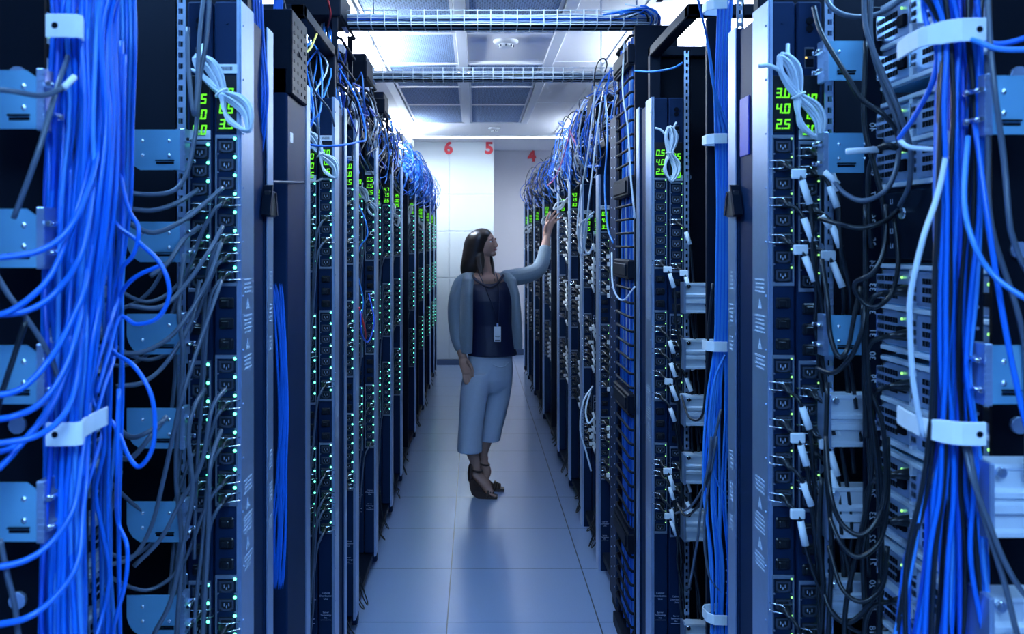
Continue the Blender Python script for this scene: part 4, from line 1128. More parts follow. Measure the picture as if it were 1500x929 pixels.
for k, (p, m) in enumerate(rc): run(p, .0046, m, '%s power cord looping right of the nearest right strips, %s counted from the top' % ('grey' if m == 'cgrey' else 'black', nth(k)), nm='power_cable', cat='power cord')
for k, (y, ex) in enumerate(((214, 1276), (426, 1272), (491, 1270), (565, 1276), (695, 1272), (763, 1268), (880, 1270))):
    # black plug pushed into a server, its cord turning down
    a = P(1338, y, 1.69); t = thing('power_cable', 'black power cord plugged into the right servers, %s from the top' % nth(k), 'power cord', a)
    b = MB(); b.rings([((.02, 0, 0), (0, .011, 0), (0, 0, .012)), ((0, 0, 0), (0, .012, 0), (0, 0, .013)), ((-.02, 0, 0), (0, .010, 0), (0, 0, .010)), ((-.045, 0, -.002), (0, .005, 0), (0, 0, .005))], 12); b.build('plug', M['breaker'], t)
    pts = [P(1302, y + 2, 1.69), P(1290, y + 4, 1.69), P(ex + 4, y + 14, 1.70), P(ex - 4, y + 50, 1.71), P(ex, y + 150, 1.71)]
    b = MB(); b.tube(spline([p - a for p in pts], 6), .0048, 7); b.build('cord', M['cblack'], t)
slv = [((1240, 222), (1286, 219), 1.66), ((1208, 252), (1228, 270), 1.70), ((1204, 316), (1216, 334), 1.74)]
for k, (a, c, d) in enumerate(slv):
    b = MB(); pa, pc = P(a[0], a[1], d), P(c[0], c[1], d); b.tube([pa, pa.lerp(pc, .5), pc], .0056, 8)
    tag(b.build('cable_sleeve', M['white'], origin=pa), 'white sleeve on a cord right of the near right strips, %s from the top' % nth(k), 'cable sleeve')

# ================================================================== cables in the manager
for k in range(48):
    y = 3.505 + (k % 16) * .0225 + q.uniform(-.006, .006); x = RX + .010 + (k // 16) * .014
    m = ['blue', 'cwhite', 'sky', 'blue', 'blue', 'sky', 'cwhite', 'blue2'][k % 8]
    pts = [(x + q.uniform(-.006, .006), y + q.uniform(-.012, .012), z) for z in (2.40, 2.2, 1.95, 1.7, 1.4, 1.1, .8, .5, .2, .07)]
    if m == 'cwhite': pts = pts[:6]
    c = {'blue': 'bright blue', 'blue2': 'dark blue', 'sky': 'light blue', 'cwhite': 'white'}[m]
    cable(pts, .0042, m, '%s cable running down inside the vertical cable manager on the right' % c, group='%s cables in the vertical manager' % c, sub=4)
# ================================================================== cables over the rack tops
nmc = {'blue': 'bright blue', 'blue2': 'dark blue', 'sky': 'light blue', 'cwhite': 'white', 'cgrey': 'grey', 'cblack': 'black'}
class Tangle:
    def __init__(s, names): s.mb = MB(); s.names = names
    def add(s, pts, r, m, sub=4, n=5): s.mb.cur = s.names.index(m); s.mb.tube(spline(pts, sub), r, n)
    def done(s, name, label):
        o = s.mb.build(name, [M[k] for k in s.names], None, origin=s.mb.v[0]); tag(o, label, 'cable tangle', kind='stuff'); return o
TG = {}
def tangle(zone):
    if zone not in TG: TG[zone] = Tangle(['blue', 'blue2', 'sky', 'cwhite', 'cgrey', 'cblack'])
    return TG[zone]
def pile(side, n, d0, d1, mix, zone, zlo, zhi, spread, bulge):
    s = sgn(side); f = LX if side == 'left' else RX
    for k in range(n):
        d = q.uniform(d0, d1); m = q.choice(mix)
        u = q.random(); zt = lerp(2.14, zhi, q.random())
        x1 = f + s * q.uniform(.05, .35); x2 = f - s * q.uniform(-.03, bulge); 
        ze = q.uniform(zlo, 2.15)
        pts = [(x1 + s * .2, d + q.uniform(-spread, spread), q.uniform(2.13, 2.2)), (x1, d + q.uniform(-spread, spread) * .6, zt), (lerp(x1, x2, .6), d + q.uniform(-.15, .15), zt + .02), (x2, d + q.uniform(-.2, .2), lerp(zt, ze, .45)), (x2 + s * .02, d + q.uniform(-.2, .3), ze), (f + s * q.uniform(0, .05), d + q.uniform(-.1, .3), ze - q.uniform(.02, .09))]
        tangle(zone).add(pts, .0036, m)
def strand(side, n, d0, d1, mix, zone, zhi, depthlen):
    """long strands that run along the row on top of the racks"""
    s = sgn(side); f = LX if side == 'left' else RX
    for k in range(n):
        d = q.uniform(d0, d1); m = q.choice(mix); x = f + s * q.uniform(-.03, .2); z = q.uniform(2.15, zhi); L = q.uniform(.5, 1) * depthlen
        pts = [(x + q.uniform(-.05, .05), d + L * t, z + q.uniform(-.05, .05)) for t in (0, .25, .5, .75, 1)]
        tangle(zone).add(pts, .0036, m)
pile('left', 95, 6.3, 10.8, ['blue', 'blue', 'blue2', 'sky', 'blue'], 'over the far left rack tops', 1.98, 2.36, .35, .09)
strand('left', 30, 6.2, 9.8, ['blue', 'blue', 'blue2', 'sky'], 'over the far left rack tops', 2.34, 1.6)
pile('left', 80, 3.5, 6.2, ['cblack', 'cgrey', 'cblack', 'blue2', 'cwhite', 'sky'], 'over the middle left rack tops', 1.95, 2.36, .25, .02)
strand('left', 24, 3.4, 5.6, ['cblack', 'cgrey', 'blue2', 'cblack'], 'over the middle left rack tops', 2.34, 1.0)
pile('right', 80, 7.2, 10.8, ['blue2', 'cblack', 'cgrey', 'blue2', 'blue', 'cblack', 'cblack'], 'over the far right rack tops', 1.98, 2.36, .35, .09)
strand('right', 20, 7.0, 9.8, ['blue2', 'cgrey', 'blue', 'cblack'], 'over the far right rack tops', 2.32, 1.4)
pile('right', 135, 4.5, 7.4, ['cwhite', 'blue', 'cgrey', 'cwhite', 'blue', 'sky', 'cblack'], 'over the middle right rack tops', 1.98, 2.44, .25, .05)
strand('right', 20, 4.2, 6.4, ['cwhite', 'cgrey', 'blue', 'sky'], 'over the middle right rack tops', 2.44, .9)
for zone, tg in TG.items(): tg.done('cable_tangle', 'tangle of thin %s cables heaped %s' % ('blue' if 'far left' in zone else 'mixed', zone))
# strands falling from the near tray ends
for k in range(34):
    m = q.choice(['sky', 'blue', 'cwhite', 'blue2', 'sky', 'cgrey']); x = -.55 - q.uniform(0, .10)
    d = q.uniform(3.42, 3.62); e = q.uniform(0, 1)
    pts = [(x + .02, d, 2.47 + q.uniform(-.03, .04)), (x, d + .02, 2.43), (x + .02, d + lerp(-.7, .1, e) * .3, 2.34), (lerp(-.60, -.50, q.random()), d + lerp(-.75, .5, e) * .7, 2.22), (lerp(-.58, -.485, q.random()), d + lerp(-.8, .6, e), 2.08 + q.uniform(-.1, .03)), (lerp(-.56, -.49, q.random()), d + lerp(-.8, .65, e), 1.92 + q.uniform(-.1, .1))]
    cable(pts, .0034, m, '%s cable fanning down from the left end of the nearest tray' % nmc[m], group='%s cables falling from the near tray at left' % nmc[m], sub=5, n=5)
for k in range(26):
    m = q.choice(['cwhite', 'cwhite', 'sky', 'cgrey', 'blue', 'cblack']); d = q.uniform(3.40, 3.62); e = q.random()
    pts = [(.52 + q.uniform(-.05, .1), d, 2.46 + q.uniform(-.02, .03)), (.64, d, 2.47), (.67 + q.uniform(-.02, .04), d + .08 * e, 2.43), (.62 + q.uniform(-.02, .05), d + .5 * e, 2.36), (.61 + q.uniform(0, .06), d + .8 * e, 2.2), (.62 + q.uniform(0, .05), d + .9 * e, 2.0)]
    cable(pts, .0036, m, '%s cable falling from the right end of the nearest tray' % nmc[m], group='%s cables falling from the near tray at right' % nmc[m], sub=5, n=5)
# single cables that stand out
one = [([(497, 100, 3.3), (525, 150, 3.3), (536, 200, 3.2), (524, 208, 3.05), (498, 213, 2.9), (470, 214, 2.85), (455, 212, 2.8)], 'blue', 'blue cable arching from the fan to the second left strips'),
       ([(426, 68, 2.55), (440, 78, 2.6), (454, 72, 2.7), (464, 50, 2.9)], 'cyellow', 'yellow cable curving beside the upper left clip'),
       ([(478, -10, 3.2), (484, 20, 3.3), (480, 40, 3.45)], 'cred', 'red cable at the left end of the nearest tray'),
       ([(452, 105, 2.8), (462, 135, 2.85), (482, 160, 2.95), (490, 185, 3.0)], 'cgrey', 'thin grey cable crossing in front of the second left strips'),
       ([(415, 0, 2.4), (426, 50, 2.42), (440, 84, 2.45)], 'cblack', 'thin black cable beside the upper left clip'),
       ([(395, 266, 2.2), (430, 267, 2.4), (462, 266, 2.9), (472, 262, 3.05)], 'cgrey', 'thin grey cable running level towards the second left strips'),
       ([(930, 104, 3.0), (955, 105, 2.95), (985, 100, 2.9), (1000, 92, 2.9)], 'sky', 'light blue cable arching to the dark box at upper right'),
       ([(520, 290, 3.9), (534, 320, 3.9), (538, 345, 3.9), (526, 365, 3.9), (524, 400, 3.9), (532, 440, 3.9), (528, 470, 3.9)], 'sky', 'light blue cable hanging between the third and fourth left strips'),
       ([(528, 455, 3.6), (530, 490, 3.6), (540, 500, 3.7), (548, 470, 3.8), (540, 430, 3.85)], 'blue2', 'dark blue loop low between the left strips'),
       ([(526, 450, 3.62), (534, 480, 3.62), (536, 496, 3.65)], 'cred', 'short red cable low between the left strips'),
       ([(835, 195, 5.3), (822, 240, 5.6), (812, 262, 5.8), (802, 272, 6.0)], 'cpink', 'pink cable slanting over the right rack tops'),
       ([(834, 190, 5.35), (842, 208, 5.3), (846, 214, 5.3)], 'cpink', 'short pink cable end over the right rack tops'),
       ([(915, 60, 3.6), (912, 130, 3.5), (920, 190, 3.45), (924, 260, 3.42), (930, 320, 3.4)], 'cwhite', 'thick white cable running down the front of the cable manager'),
       ([(870, 126, 4.6), (872, 104, 4.55), (877, 90, 4.5), (885, 86, 4.5), (889, 94, 4.5), (886, 106, 4.5)], 'cblack', 'black cable end curling above the second tray at right'),
       ([(896, 370, 3.6), (898, 420, 3.5), (912, 440, 3.45), (930, 420, 3.4)], 'cwhite', 'white cable looping low across the cable manager')]
for p, m, lab in one: run(p, .0036, m, lab)
# pale cables trailing over the third and fourth right strips
for k, p in enumerate([[(872, 130, 4.4), (862, 220, 4.4), (850, 290, 4.5), (846, 340, 4.5), (854, 372, 4.5), (868, 365, 4.4)], [(880, 150, 4.4), (868, 250, 4.3), (862, 300, 4.3), (858, 350, 4.4), (852, 374, 4.5)],
                       [(870, 310, 4.3), (858, 325, 4.35), (856, 360, 4.4), (862, 372, 4.4), (868, 360, 4.4)], [(868, 316, 4.3), (850, 330, 4.4), (848, 365, 4.5), (852, 372, 4.5)], [(886, 140, 4.3), (890, 200, 4.2), (886, 270, 4.2), (890, 330, 4.1), (898, 356, 4.0)]]):
    run(p, .0046, 'cwhite' if k < 4 else 'sky', '%s cable trailing over the third right power strips, %s of the tangle' % ('white' if k < 4 else 'light blue', nth(k)))
for k, p in enumerate([[(868, 566, 4.3), (854, 590, 4.2), (850, 630, 4.2), (858, 660, 4.2), (866, 690, 4.2)], [(866, 570, 4.3), (858, 600, 4.25), (862, 620, 4.2), (870, 612, 4.2)]]):
    run(p, .0046, 'cwhite', '%s white cable bowing out low before the third right strips' % ('longer' if k == 0 else 'shorter'))
# small loops hanging under the rows
for side, ds in (('left', LD), ('right', RD)):
    s = sgn(side); f = LX if side == 'left' else RX
    for i, d in enumerate(ds[1:-1]):
        for k in range(3 if side == 'right' else 2):
            y = d + q.uniform(.0, .5); w = q.uniform(.03, .09); z = q.uniform(.03, .10); x = f + s * .03
            h_ = .12 - z; pts = [(x, y, .30), (x - s * .012, y, .15), (x - s * .03, y + w * .05, z + h_ * .5), (x - s * .045, y + w * .35, z), (x - s * .04, y + w * .75, z + h_ * .12), (x - s * .02, y + w, z + h_ * .7), (x, y + w * .9, .18), (x + s * .01, y + w * .7, .30)]
            cable(pts, .0028, 'cblack', '%s black cable loop hanging under the %s pair of strips, %s row' % (nth(k), nth(i + 1), side), 'power cord', name='power_cable', sub=5)
# ================================================================== the woman in the aisle
WD = 5.87
def W(px, py, dy=0.0):
    p = P(px, py, WD); return Vector((p.x, WD + dy, p.z))
M['skin'] = mat('skin', (.46, .26, .20), .5, 0, .06, 20, spec=.4)
M['hair'] = mat('dark_brown_hair', (.018, .012, .012), .34, 0, .4, 60, spec=.6)
M['cardigan'] = mat('grey_blue_knit', (.21, .27, .33), .85, 0, .12, 180, bump=.3, sheen=.3)
M['top'] = mat('navy_blouse', (.003, .008, .045), .5, 0, .2, 40)
M['lace'] = mat('navy_lace', (.004, .006, .028), .7, 0, .5, 400, bump=.5)
M['trouser'] = mat('white_trousers', (.46, .54, .68), .7, 0, .05, 60)
M['shoe'] = mat('brown_leather', (.050, .026, .020), .4, 0, .2, 40)
M['lips'] = mat('lips', (.34, .11, .11), .4)
M['eyew'] = mat('eye_white', (.75, .75, .76), .25)
M['iris'] = mat('dark_iris', (.02, .012, .008), .15)
WOMAN = thing('person', 'woman in grey cardigan, navy top and white trousers reaching up to a rack', 'person', (W(705, 724).x, WD, 0))
WO = Vector(WOMAN.location)
def bake(mb, name, m, voxel, smooth=4):
    mb.v = [(v[0] - WO.x, v[1] - WO.y, v[2] - WO.z) for v in mb.v]
    me = mb.fixn(mb.data(name, M[m])); tmp = bpy.data.objects.new('t', me); COL.objects.link(tmp)
    r = tmp.modifiers.new('r', 'REMESH'); r.mode = 'VOXEL'; r.voxel_size = voxel; r.use_smooth_shade = True
    s_ = tmp.modifiers.new('s', 'SMOOTH'); s_.iterations = smooth; s_.factor = .5
    dg = bpy.context.evaluated_depsgraph_get(); dg.update()
    out = bpy.data.meshes.new_from_object(tmp.evaluated_get(dg)); out.name = name
    bpy.data.objects.remove(tmp)
    if not out.materials: out.materials.append(M[m])
    return link(name, out, WOMAN)
def plain(mb, name, m, parent=None):
    mb.v = [(v[0] - WO.x, v[1] - WO.y, v[2] - WO.z) for v in mb.v]
    return mb.build(name, M[m], parent or WOMAN)
def limb(mb, pts, rad, n=14, sub=5):
    sp = spline(pts, sub); k = len(rad) - 1
    rr = []
    for i in range(len(sp)):
        t = i / (len(sp) - 1) * k; a = min(int(t), k - 1); rr.append(rad[a] + (rad[a + 1] - rad[a]) * (t - a))
    mb.tube(sp, rr, n); mb.ball(sp[0], rr[0]); mb.ball(sp[-1], rr[-1])
def slab(mb, rows, n=24, yaw=0.0):
    """stack of horizontal ellipses: (px, py, half width px, half depth m, dy)"""
    cy, sy = math.cos(yaw), math.sin(yaw); rs = []
    for px, py, hw, hd, dy in rows:
        a = hw * WD / F; rs.append((W(px, py, dy), (a * cy, a * sy, 0), (-hd * sy, hd * cy, 0)))
    mb.rings(rs, n)
# head frame
hf = Vector((.86, -.50, .14)).normalized(); hr = Vector((-.50, -.86, 0)).normalized(); hu = hr.cross(hf).normalized()
hr = hf.cross(hu).normalized()
HO = W(709.5, 355.5, 0); HS = .84
HM = Matrix((hf, hr, hu)).transposed()
def H(a, r, u): return HO + (hf * a + hr * r + hu * u) * HS
def hball(mb, c, rad, nu=20, nv=14): mb.ball(H(*c), rad[0] * HS, rad[1] * HS, rad[2] * HS, HM, nu, nv)
b = MB()
hball(b, (-.012, 0, .012), (.095, .074, .090)); hball(b, (.034, 0, -.020), (.056, .060, .086))
hball(b, (.022, 0, -.062), (.052, .050, .045)); hball(b, (.062, 0, -.094), (.026, .026, .020))
for e in (-1, 1):
    hball(b, (.062, e * .034, -.030), (.022, .020, .026)); hball(b, (.078, e * .026, .016), (.012, .023, .008))
    hball(b, (.006, e * .044, -.060), (.036, .016, .030)); hball(b, (.093, e * .011, -.042), (.010, .008, .008))
    hball(b, (-.006, e * .073, -.012), (.018, .008, .030))
b.rings([(H(.080, 0, .012), hr * .008, hu * .006), (H(.096, 0, -.010), hr * .008, hu * .010), (H(.108, 0, -.030), hr * .0095, hu * .010), (H(.106, 0, -.042), hr * .010, hu * .006)], 12)
hball(b, (.106, 0, -.036), (.010, .010, .009))
# neck, shoulders and torso under the clothes
limb(b, [H(-.030, 0, -.06), W(708, 386, .012), W(709, 402, .02)], [.050, .046, .056])
slab(b, [(711, 400, 18, .055, .015), (712, 407, 36, .080, .015), (714, 425, 35, .095, .015), (716, 450, 33, .10, .015), (717, 480, 30, .095, .015), (718, 510, 32, .10, .015), (717, 535, 34, .11, .015)], yaw=.25)
b.ball(W(713, 410, -.028), .074, .052, .046)
# right arm hanging (image left)
limb(b, [W(678, 414, .01), W(667, 440, -.010), W(666, 466, -.012), W(669.5, 494, -.042), W(678, 520, -.08)], [.028, .029, .027, .027, .026])
def finger(mb, pts, r0, r1):
    limb(mb, pts, [r0, (r0 + r1) / 2, r1], 8, 4)
PR = W(682, 533, -.095)
b.rings([(W(678, 519, -.08), (.024, 0, 0), (0, .020, 0)), (W(680, 527, -.09), (.034, .006, 0), (-.003, .019, 0)), (W(683, 536, -.095), (.038, .006, 0), (-.003, .018, 0)), (W(685.5, 544, -.10), (.036, .006, 0), (-.003, .016, 0))], 14)
for k, (x0, x1, x2, y1, y2) in enumerate(((679, 680.5, 682.5, 553, 559), (682.6, 684.4, 687, 555, 562.5), (686.2, 688.2, 690.6, 555, 563), (689.4, 691.2, 692.8, 553, 559))):
    finger(b, [W(x0, 543, -.100), W(x1, y1, -.108), W(x2, y2, -.100)], .0090, .0070)
finger(b, [W(686, 527, -.105), W(691.5, 536, -.120), W(692.5, 547, -.122)], .0115, .0080)
# left arm reaching (image right)
limb(b, [W(752, 408, .02), W(772, 403, .05), W(793, 393, .09), W(799, 372, .12), W(803.5, 349, .15)], [.048, .044, .040, .034, .025])
b.rings([(W(803.5, 349, .15), (.022, .004, .006), (0, .018, 0)), (W(804.5, 340, .155), (.031, .006, .008), (0, .017, 0)), (W(807, 330, .16), (.034, .006, .010), (0, .016, 0)), (W(809.5, 323, .162), (.034, .006, .012), (0, .014, 0))], 14)
for (x0, y0, x1, y1, x2, y2) in ((803.4, 325.5, 804.6, 316.5, 808.6, 309.2), (807.4, 323, 811.2, 314.6, 816.4, 308.4), (811.2, 323.2, 816.8, 315.8, 822.0, 311.6), (815.0, 325.6, 820.0, 320.6, 825.4, 317.2)):
    finger(b, [W(x0, y0, .162), W(x1, y1, .152), W(x2, y2, .156)], .0085, .0066)
finger(b, [W(801.5, 342, .15), W(801.6, 331, .128), W(806.0, 323.5, .112)], .0115, .0080)
# lower legs and feet
limb(b, [W(690, 620, -.055), W(690.5, 650, -.055), W(696.5, 676, -.055), W(697, 688, -.05)], [.052, .048, .030, .030])
limb(b, [W(720, 620, .09), W(713, 645, .10), W(708.5, 668, .115), W(708, 680, .12)], [.052, .046, .030, .030])
def foot(mb, ax, ay, hx, hy, tx, ty, dy):
    limb(mb, [W(hx, hy, dy), W(ax, ay, dy)], [.028, .030])
    limb(mb, [W(ax - 1, ay + 6, dy), W((ax + tx) / 2 + 1, (ay + ty) / 2 + 4, dy - .01), W(tx - 4, ty - 1, dy - .03)], [.034, .036, .026])
    for k in range(5):
        a = W(tx - 7, ty - 1, dy - .02 + (k - 2) * .014); limb(mb, [a, a + Vector((.024, -.012, -.006)), a + Vector((.044 - .005 * k, -.02, -.012))], [.0085, .009, .008], 8, 3)
foot(b, 698, 686, 692, 692, 721, 717.5, -.05)
foot(b, 709, 678, 703, 684, 728 - 15, 709, .12)
bake(b, 'body', 'skin', .0040, 3)
# face details
for e in (-1, 1):
    o = MB(); hball(o, (.0735, e * .030, -.004), (.0120, .0125, .0068), 14, 10); ey = plain(o, 'eye', 'eyew')
    o = MB(); hball(o, (.0832, e * .0310, -.0035), (.0032, .0062, .0060), 12, 8); plain(o, 'iris', 'iris', ey)
    o = MB(); o.tube([H(.086, e * .014, .017), H(.090, e * .028, .023), H(.079, e * .044, .018)], [.0018, .0024, .0012], 6); plain(o, 'eyebrow', 'hair')
o = MB()
hball(o, (.088, 0, -.0625), (.0100, .0200, .0042), 14, 8); hball(o, (.0865, 0, -.0705), (.0100, .0170, .0052), 14, 8); plain(o, 'lips', 'lips')
# hair: cap, long straight fall over the back and one lock in front of the shoulder
b = MB()
slab(b, [(706.5, 334.8, 4, .022, 0), (706, 336.2, 9, .045, 0), (704.8, 339, 13.5, .064, 0), (702.5, 343.5, 16.6, .078, 0), (699, 350, 17.0, .085, .002), (696, 358, 16.4, .086, .004), (694.8, 366, 16.4, .084, .006),
         (693.8, 374, 16.8, .080, .008), (692.5, 383, 17.2, .074, .012), (690.5, 391, 16.8, .064, .022), (689, 398, 15.0, .050, .036), (688.5, 404, 12, .034, .05)], 28, .35)
hball(b, (-.022, 0, .018), (.100, .084, .096))
for (x0, y0, x1, y1, x2, y2, dy) in ((703, 374, 704.5, 388, 707.5, 404, -.066), (699, 376, 700.5, 390, 703, 401, -.062), (706, 370, 707.5, 381, 709, 392, -.050)):
    limb(b, [W(x0, y0, dy), W(x1, y1, dy - .010), W(x2, y2, dy - .030)], [.012, .012, .004], 10)
limb(b, [W(718, 372, .05), W(721.5, 388, .02), W(723, 400, -.03), W(724.5, 412, -.075)], [.014, .012, .009, .004], 10)
bake(b, 'hair', 'hair', .0055, 3)
# navy blouse with a lace edge
b = MB()
slab(b, [(712, 405, 31, .060, .030), (713, 412, 38, .083, .022), (716, 424, 37.5, .112, .010), (718, 440, 37, .126, .005), (719, 456, 34, .124, .008), (719.5, 475, 32.5, .115, .012), (720, 495, 33.5, .120, .012), (721, 512, 35.5, .128, .012), (721.5, 520.5, 37, .132, .012)], 28, .22)
bl = bake(b, 'blouse', 'top', .006, 3)
b = MB(); b.tube(spline([W(690, 402, -.045), W(697, 409, -.090), W(706, 415, -.112), W(715, 419.5, -.118), W(722, 418.5, -.114), W(730, 412, -.098), W(737, 403, -.050)], 6), .0085, 8); plain(b, 'lace_neckline', 'lace')
# open grey cardigan
b = MB()
slab(b, [(713, 400, 26, .045, .060), (713, 408, 35, .072, .062), (713, 430, 38, .088, .074), (714, 460, 37, .086, .082), (714.5, 490, 37, .086, .086), (714.5, 513, 37, .082, .086)], 24, .22)
slab(b, [(688, 399, 6, .038, -.010), (686, 408, 8, .060, -.040), (684, 430, 8.2, .070, -.064), (683.5, 460, 8.6, .068, -.074), (683, 490, 9.0, .064, -.076), (683, 515, 8.6, .054, -.074)], 16, .3)
slab(b, [(741, 399, 6, .040, .010), (747, 408, 7.5, .060, -.008), (752, 430, 7.5, .068, -.014), (755, 460, 7.5, .066, -.012), (757, 490, 7.5, .060, -.006), (757.5, 511, 7, .052, -.004)], 16, .3)
limb(b, [W(684, 408, .012), W(674.5, 416, -.002), W(667.5, 440, -.012), W(666, 466, -.014), W(669, 492, -.040), W(673, 506, -.062)], [.042, .047, .047, .044, .040, .035], 16)
limb(b, [W(742, 407, .02), W(757, 406, .03), W(774, 403, .055), W(790, 395, .088), W(797.5, 381, .112), W(800.5, 367, .128)], [.050, .056, .053, .050, .046, .041], 16)
bake(b, 'cardigan', 'cardigan', .0045, 2)
# cropped wide white trousers
b = MB()
slab(b, [(717.5, 512, 31, .110, .012), (717.5, 524, 33.5, .116, .014), (717, 540, 35.5, .122, .016), (716, 556, 35.5, .115, .018), (715, 566, 32, .098, .018), (714, 575, 24, .07, .018)], 26, .2)
slab(b, [(702, 545, 23, .105, -.018), (696.5, 565, 21.5, .100, -.035), (693, 590, 19.5, .094, -.048), (690.5, 615, 18.3, .088, -.055), (688.5, 640, 18.0, .086, -.058), (688.2, 659, 18.3, .088, -.058)], 22, .12)
slab(b, [(732, 545, 20, .105, .050), (731.5, 565, 19.3, .100, .065), (729, 590, 18, .094, .078), (724.5, 615, 17, .088, .090), (720, 635, 16, .086, .098), (717.5, 650, 15.6, .086, .102)], 22, .12)
tr = bake(b, 'trousers', 'trouser', .006, 9)
b = MB(); b.tube(spline([W(744, 529, -.080), W(738, 534, -.104), W(729, 534, -.116), W(722, 531, -.118)], 5), .0028, 6); plain(b, 'pocket_seam', 'trouser')
# wedge sandals
def sandal(dx, gy, dy):
    q = lambda x, y: (x, y)
    prof = [(687, 699), (688.5, 711), (691.5, 719), (700, 724), (714, 724), (727.5, 724), (728.5, 720), (722, 719.6), (712, 716.5), (703, 708), (694, 697)]
    d = WD + dy; o = MB(); pts = []
    for x, y in prof:
        xx = (x - VX) * WD / F + dx; z = (724 - y) * WD / F; pts.append((xx, z))
    n = len(pts); vs = []
    for (k, w) in ((-1, 1), (1, 1)):
        for x, z in pts: 
            t = (x - pts[0][0]) / (pts[5][0] - pts[0][0]); vs.append((x, d - .035 * t + k * (.028 + .014 * math.sin(PI * min(1, max(0, t * .8 + .15)))), z))
    o.add(vs, [tuple(range(n)), tuple(range(2 * n - 1, n - 1, -1))] + [(i, i + n, (i + 1) % n + n, (i + 1) % n) for i in range(n)], False)
    so = plain(o, 'wedge_sole', 'shoe')
    def S(x, y, k): 
        xx = (x - VX) * WD / F + dx; return Vector((xx, d + k, (724 - y) * WD / F))
    o = MB()
    o.rings([(S(690, 701, 0), (.020, 0, 0), (0, .034, 0)), (S(689.5, 690, 0), (.020, 0, 0), (0, .033, 0)), (S(690.5, 679, 0), (.018, 0, 0), (0, .030, 0)), (S(691, 676, 0), (.014, 0, 0), (0, .025, 0))], 14)
    plain(o, 'heel_counter', 'shoe', so)
    o = MB(); o.tube(spline([S(689, 683, 0), S(694, 684.5, -.042), S(702, 686.5, -.036), S(706, 687, 0), S(702, 686.5, .036), S(694, 684.5, .042), S(689, 683, 0)], 5), .0065, 8); plain(o, 'ankle_strap', 'shoe', so)
    o = MB()
    for xa in (714.5, 718, 721.5):
        o.tube(spline([S(xa - 1, 721, -.064), S(xa, 713.5 + (xa - 714) * .45, -.050), S(xa + .6, 711.5 + (xa - 714) * .55, -.022), S(xa, 713.5 + (xa - 714) * .45, .010), S(xa - 1, 720, .026)], 5), .0075, 8)
    plain(o, 'toe_band', 'shoe', so)
sandal(0, 724, -.05)
sandal((709 - 698) * WD / F, 715, .12)
# lanyard and badge
b = MB()
b.tube(spline([W(700, 398, -.03), W(707, 412, -.104), W(717, 435, -.128), W(725, 458, -.134), W(728, 472, -.134)], 5), .0034, 6)
b.tube(spline([W(726, 398, -.02), W(729, 412, -.094), W(730, 440, -.128), W(729, 472, -.134)], 5), .0034, 6); ly = plain(b, 'lanyard', 'top')
b = MB(); c0 = W(728, 472, -.137); b.box(c0.x - .006, c0.x + .006, c0.y - .003, c0.y + .003, c0.z - .018, c0.z + .004, .001); plain(b, 'badge_clip', 'silver', ly)
b = MB(); c0 = W(728, 486.5, -.138); b.box(c0.x - .0215, c0.x + .0215, c0.y - .0015, c0.y + .0015, c0.z - .047, c0.z + .047, .001); bd = plain(b, 'badge', 'paper', ly)
bd['label'] = 'white identity badge'
b = MB()
for dz, w, h in ((-.012, .015, .004), (-.022, .012, .002), (-.036, .016, .005)): b.box(c0.x - w, c0.x + w, c0.y - .0021, c0.y - .0014, c0.z + dz - h, c0.z + dz)
plain(b, 'badge_print', 'ink', ly)
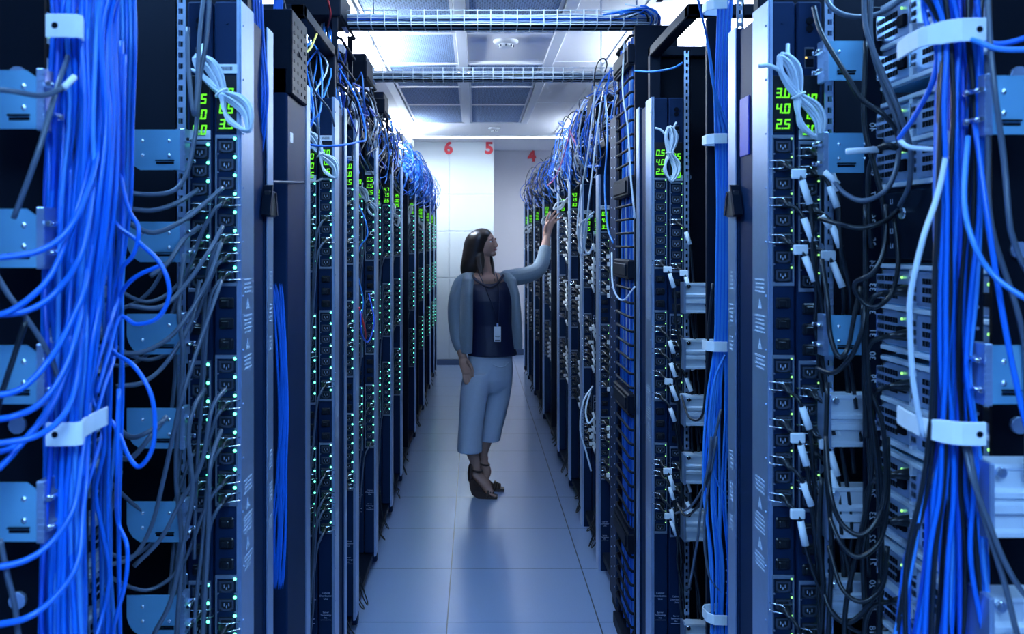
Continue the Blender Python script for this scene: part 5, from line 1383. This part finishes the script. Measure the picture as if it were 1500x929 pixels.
# ================================================================== light and camera
WHT = (.74, .87, 1.0); BLU = (.26, .56, 1.0)
lamp(-1.02, 6.0, .5, 1.4, WHT, 60, 'bright ceiling light over the left rack tops between the two trays', 2.2)
lamp(-1.02, 10.2, .5, 1.2, WHT, 50, 'bright ceiling light over the far left rack tops', 1.3, .22, .35)
lamp(1.70, 6.0, .6, 1.4, WHT, 60, 'ceiling light over the right racks, hidden from the aisle', 2.2)
lamp(1.70, 10.2, .6, 1.2, WHT, 60, 'ceiling light over the far right racks', 1.3, .22, .35)
lamp(-1.02, 1.6, .5, 1.2, BLU, 30, 'bluish ceiling light above the near left racks')
lamp(1.2, 1.6, .5, 1.2, BLU, 30, 'bluish ceiling light above the near right racks')
lamp(0.05, -.9, 1.2, 1.2, BLU, 27, 'bluish ceiling light behind the camera')  # fill lamp added to light the foreground from the front
lamp(0.05, 4.1, .5, .7, (.5, .72, 1), 10, 'ceiling light above the aisle just before the second tray', .3, .06)  # lamp added to brighten the aisle floor and the second tray
lamp(0.05, 2.85, .6, .6, (.5, .72, 1), 22, 'ceiling light above the aisle before the nearest tray', .3, .06)  # lamp added to brighten the wires of the nearest tray
lamp(-.98, 11.2, .4, .5, WHT, 55, 'small ceiling light over the far end of the left row', .8, .10)  # out-of-sight lamp added to brighten the back wall
lamp(1.40, 11.2, .4, .5, WHT, 55, 'small ceiling light over the far end of the right row', .8, .10)  # its added counterpart on the right, also for the back wall
slot(-.9, 1.2, 11.50, .20, 13, 'linear ceiling light over the cross aisle before the back wall')  # wall washer added for the back wall and the floor below it
slot(-.55, .45, 7.22, .30, 190, 'linear ceiling light behind the second cable tray')  # added where the tray covers it, to brighten the mid-aisle floor
w = bpy.data.worlds.new('world'); SC.world = w; w.use_nodes = True
w.node_tree.nodes['Background'].inputs[0].default_value = (.25, .45, 1, 1); w.node_tree.nodes['Background'].inputs[1].default_value = .05
cam = bpy.data.cameras.new('camera'); co = bpy.data.objects.new('camera', cam); COL.objects.link(co)
co.location = (0, 0, HC); co.rotation_euler = (PI / 2, 0, 0)
cam.sensor_width = 36; cam.sensor_fit = 'HORIZONTAL'; cam.lens = F / 1500 * 36
cam.shift_x = (750 - VX) / 1500; cam.shift_y = -(464.5 - VY) / 1500
cam.clip_start = .05
cam.dof.use_dof = True; cam.dof.focus_distance = 3.6; cam.dof.aperture_fstop = 7.0
SC.camera = co
vs_ = SC.view_settings; vs_.view_transform = 'Standard'; vs_.look = 'None'; vs_.exposure = 0.0; vs_.gamma = 1.0; vs_.use_curve_mapping = False
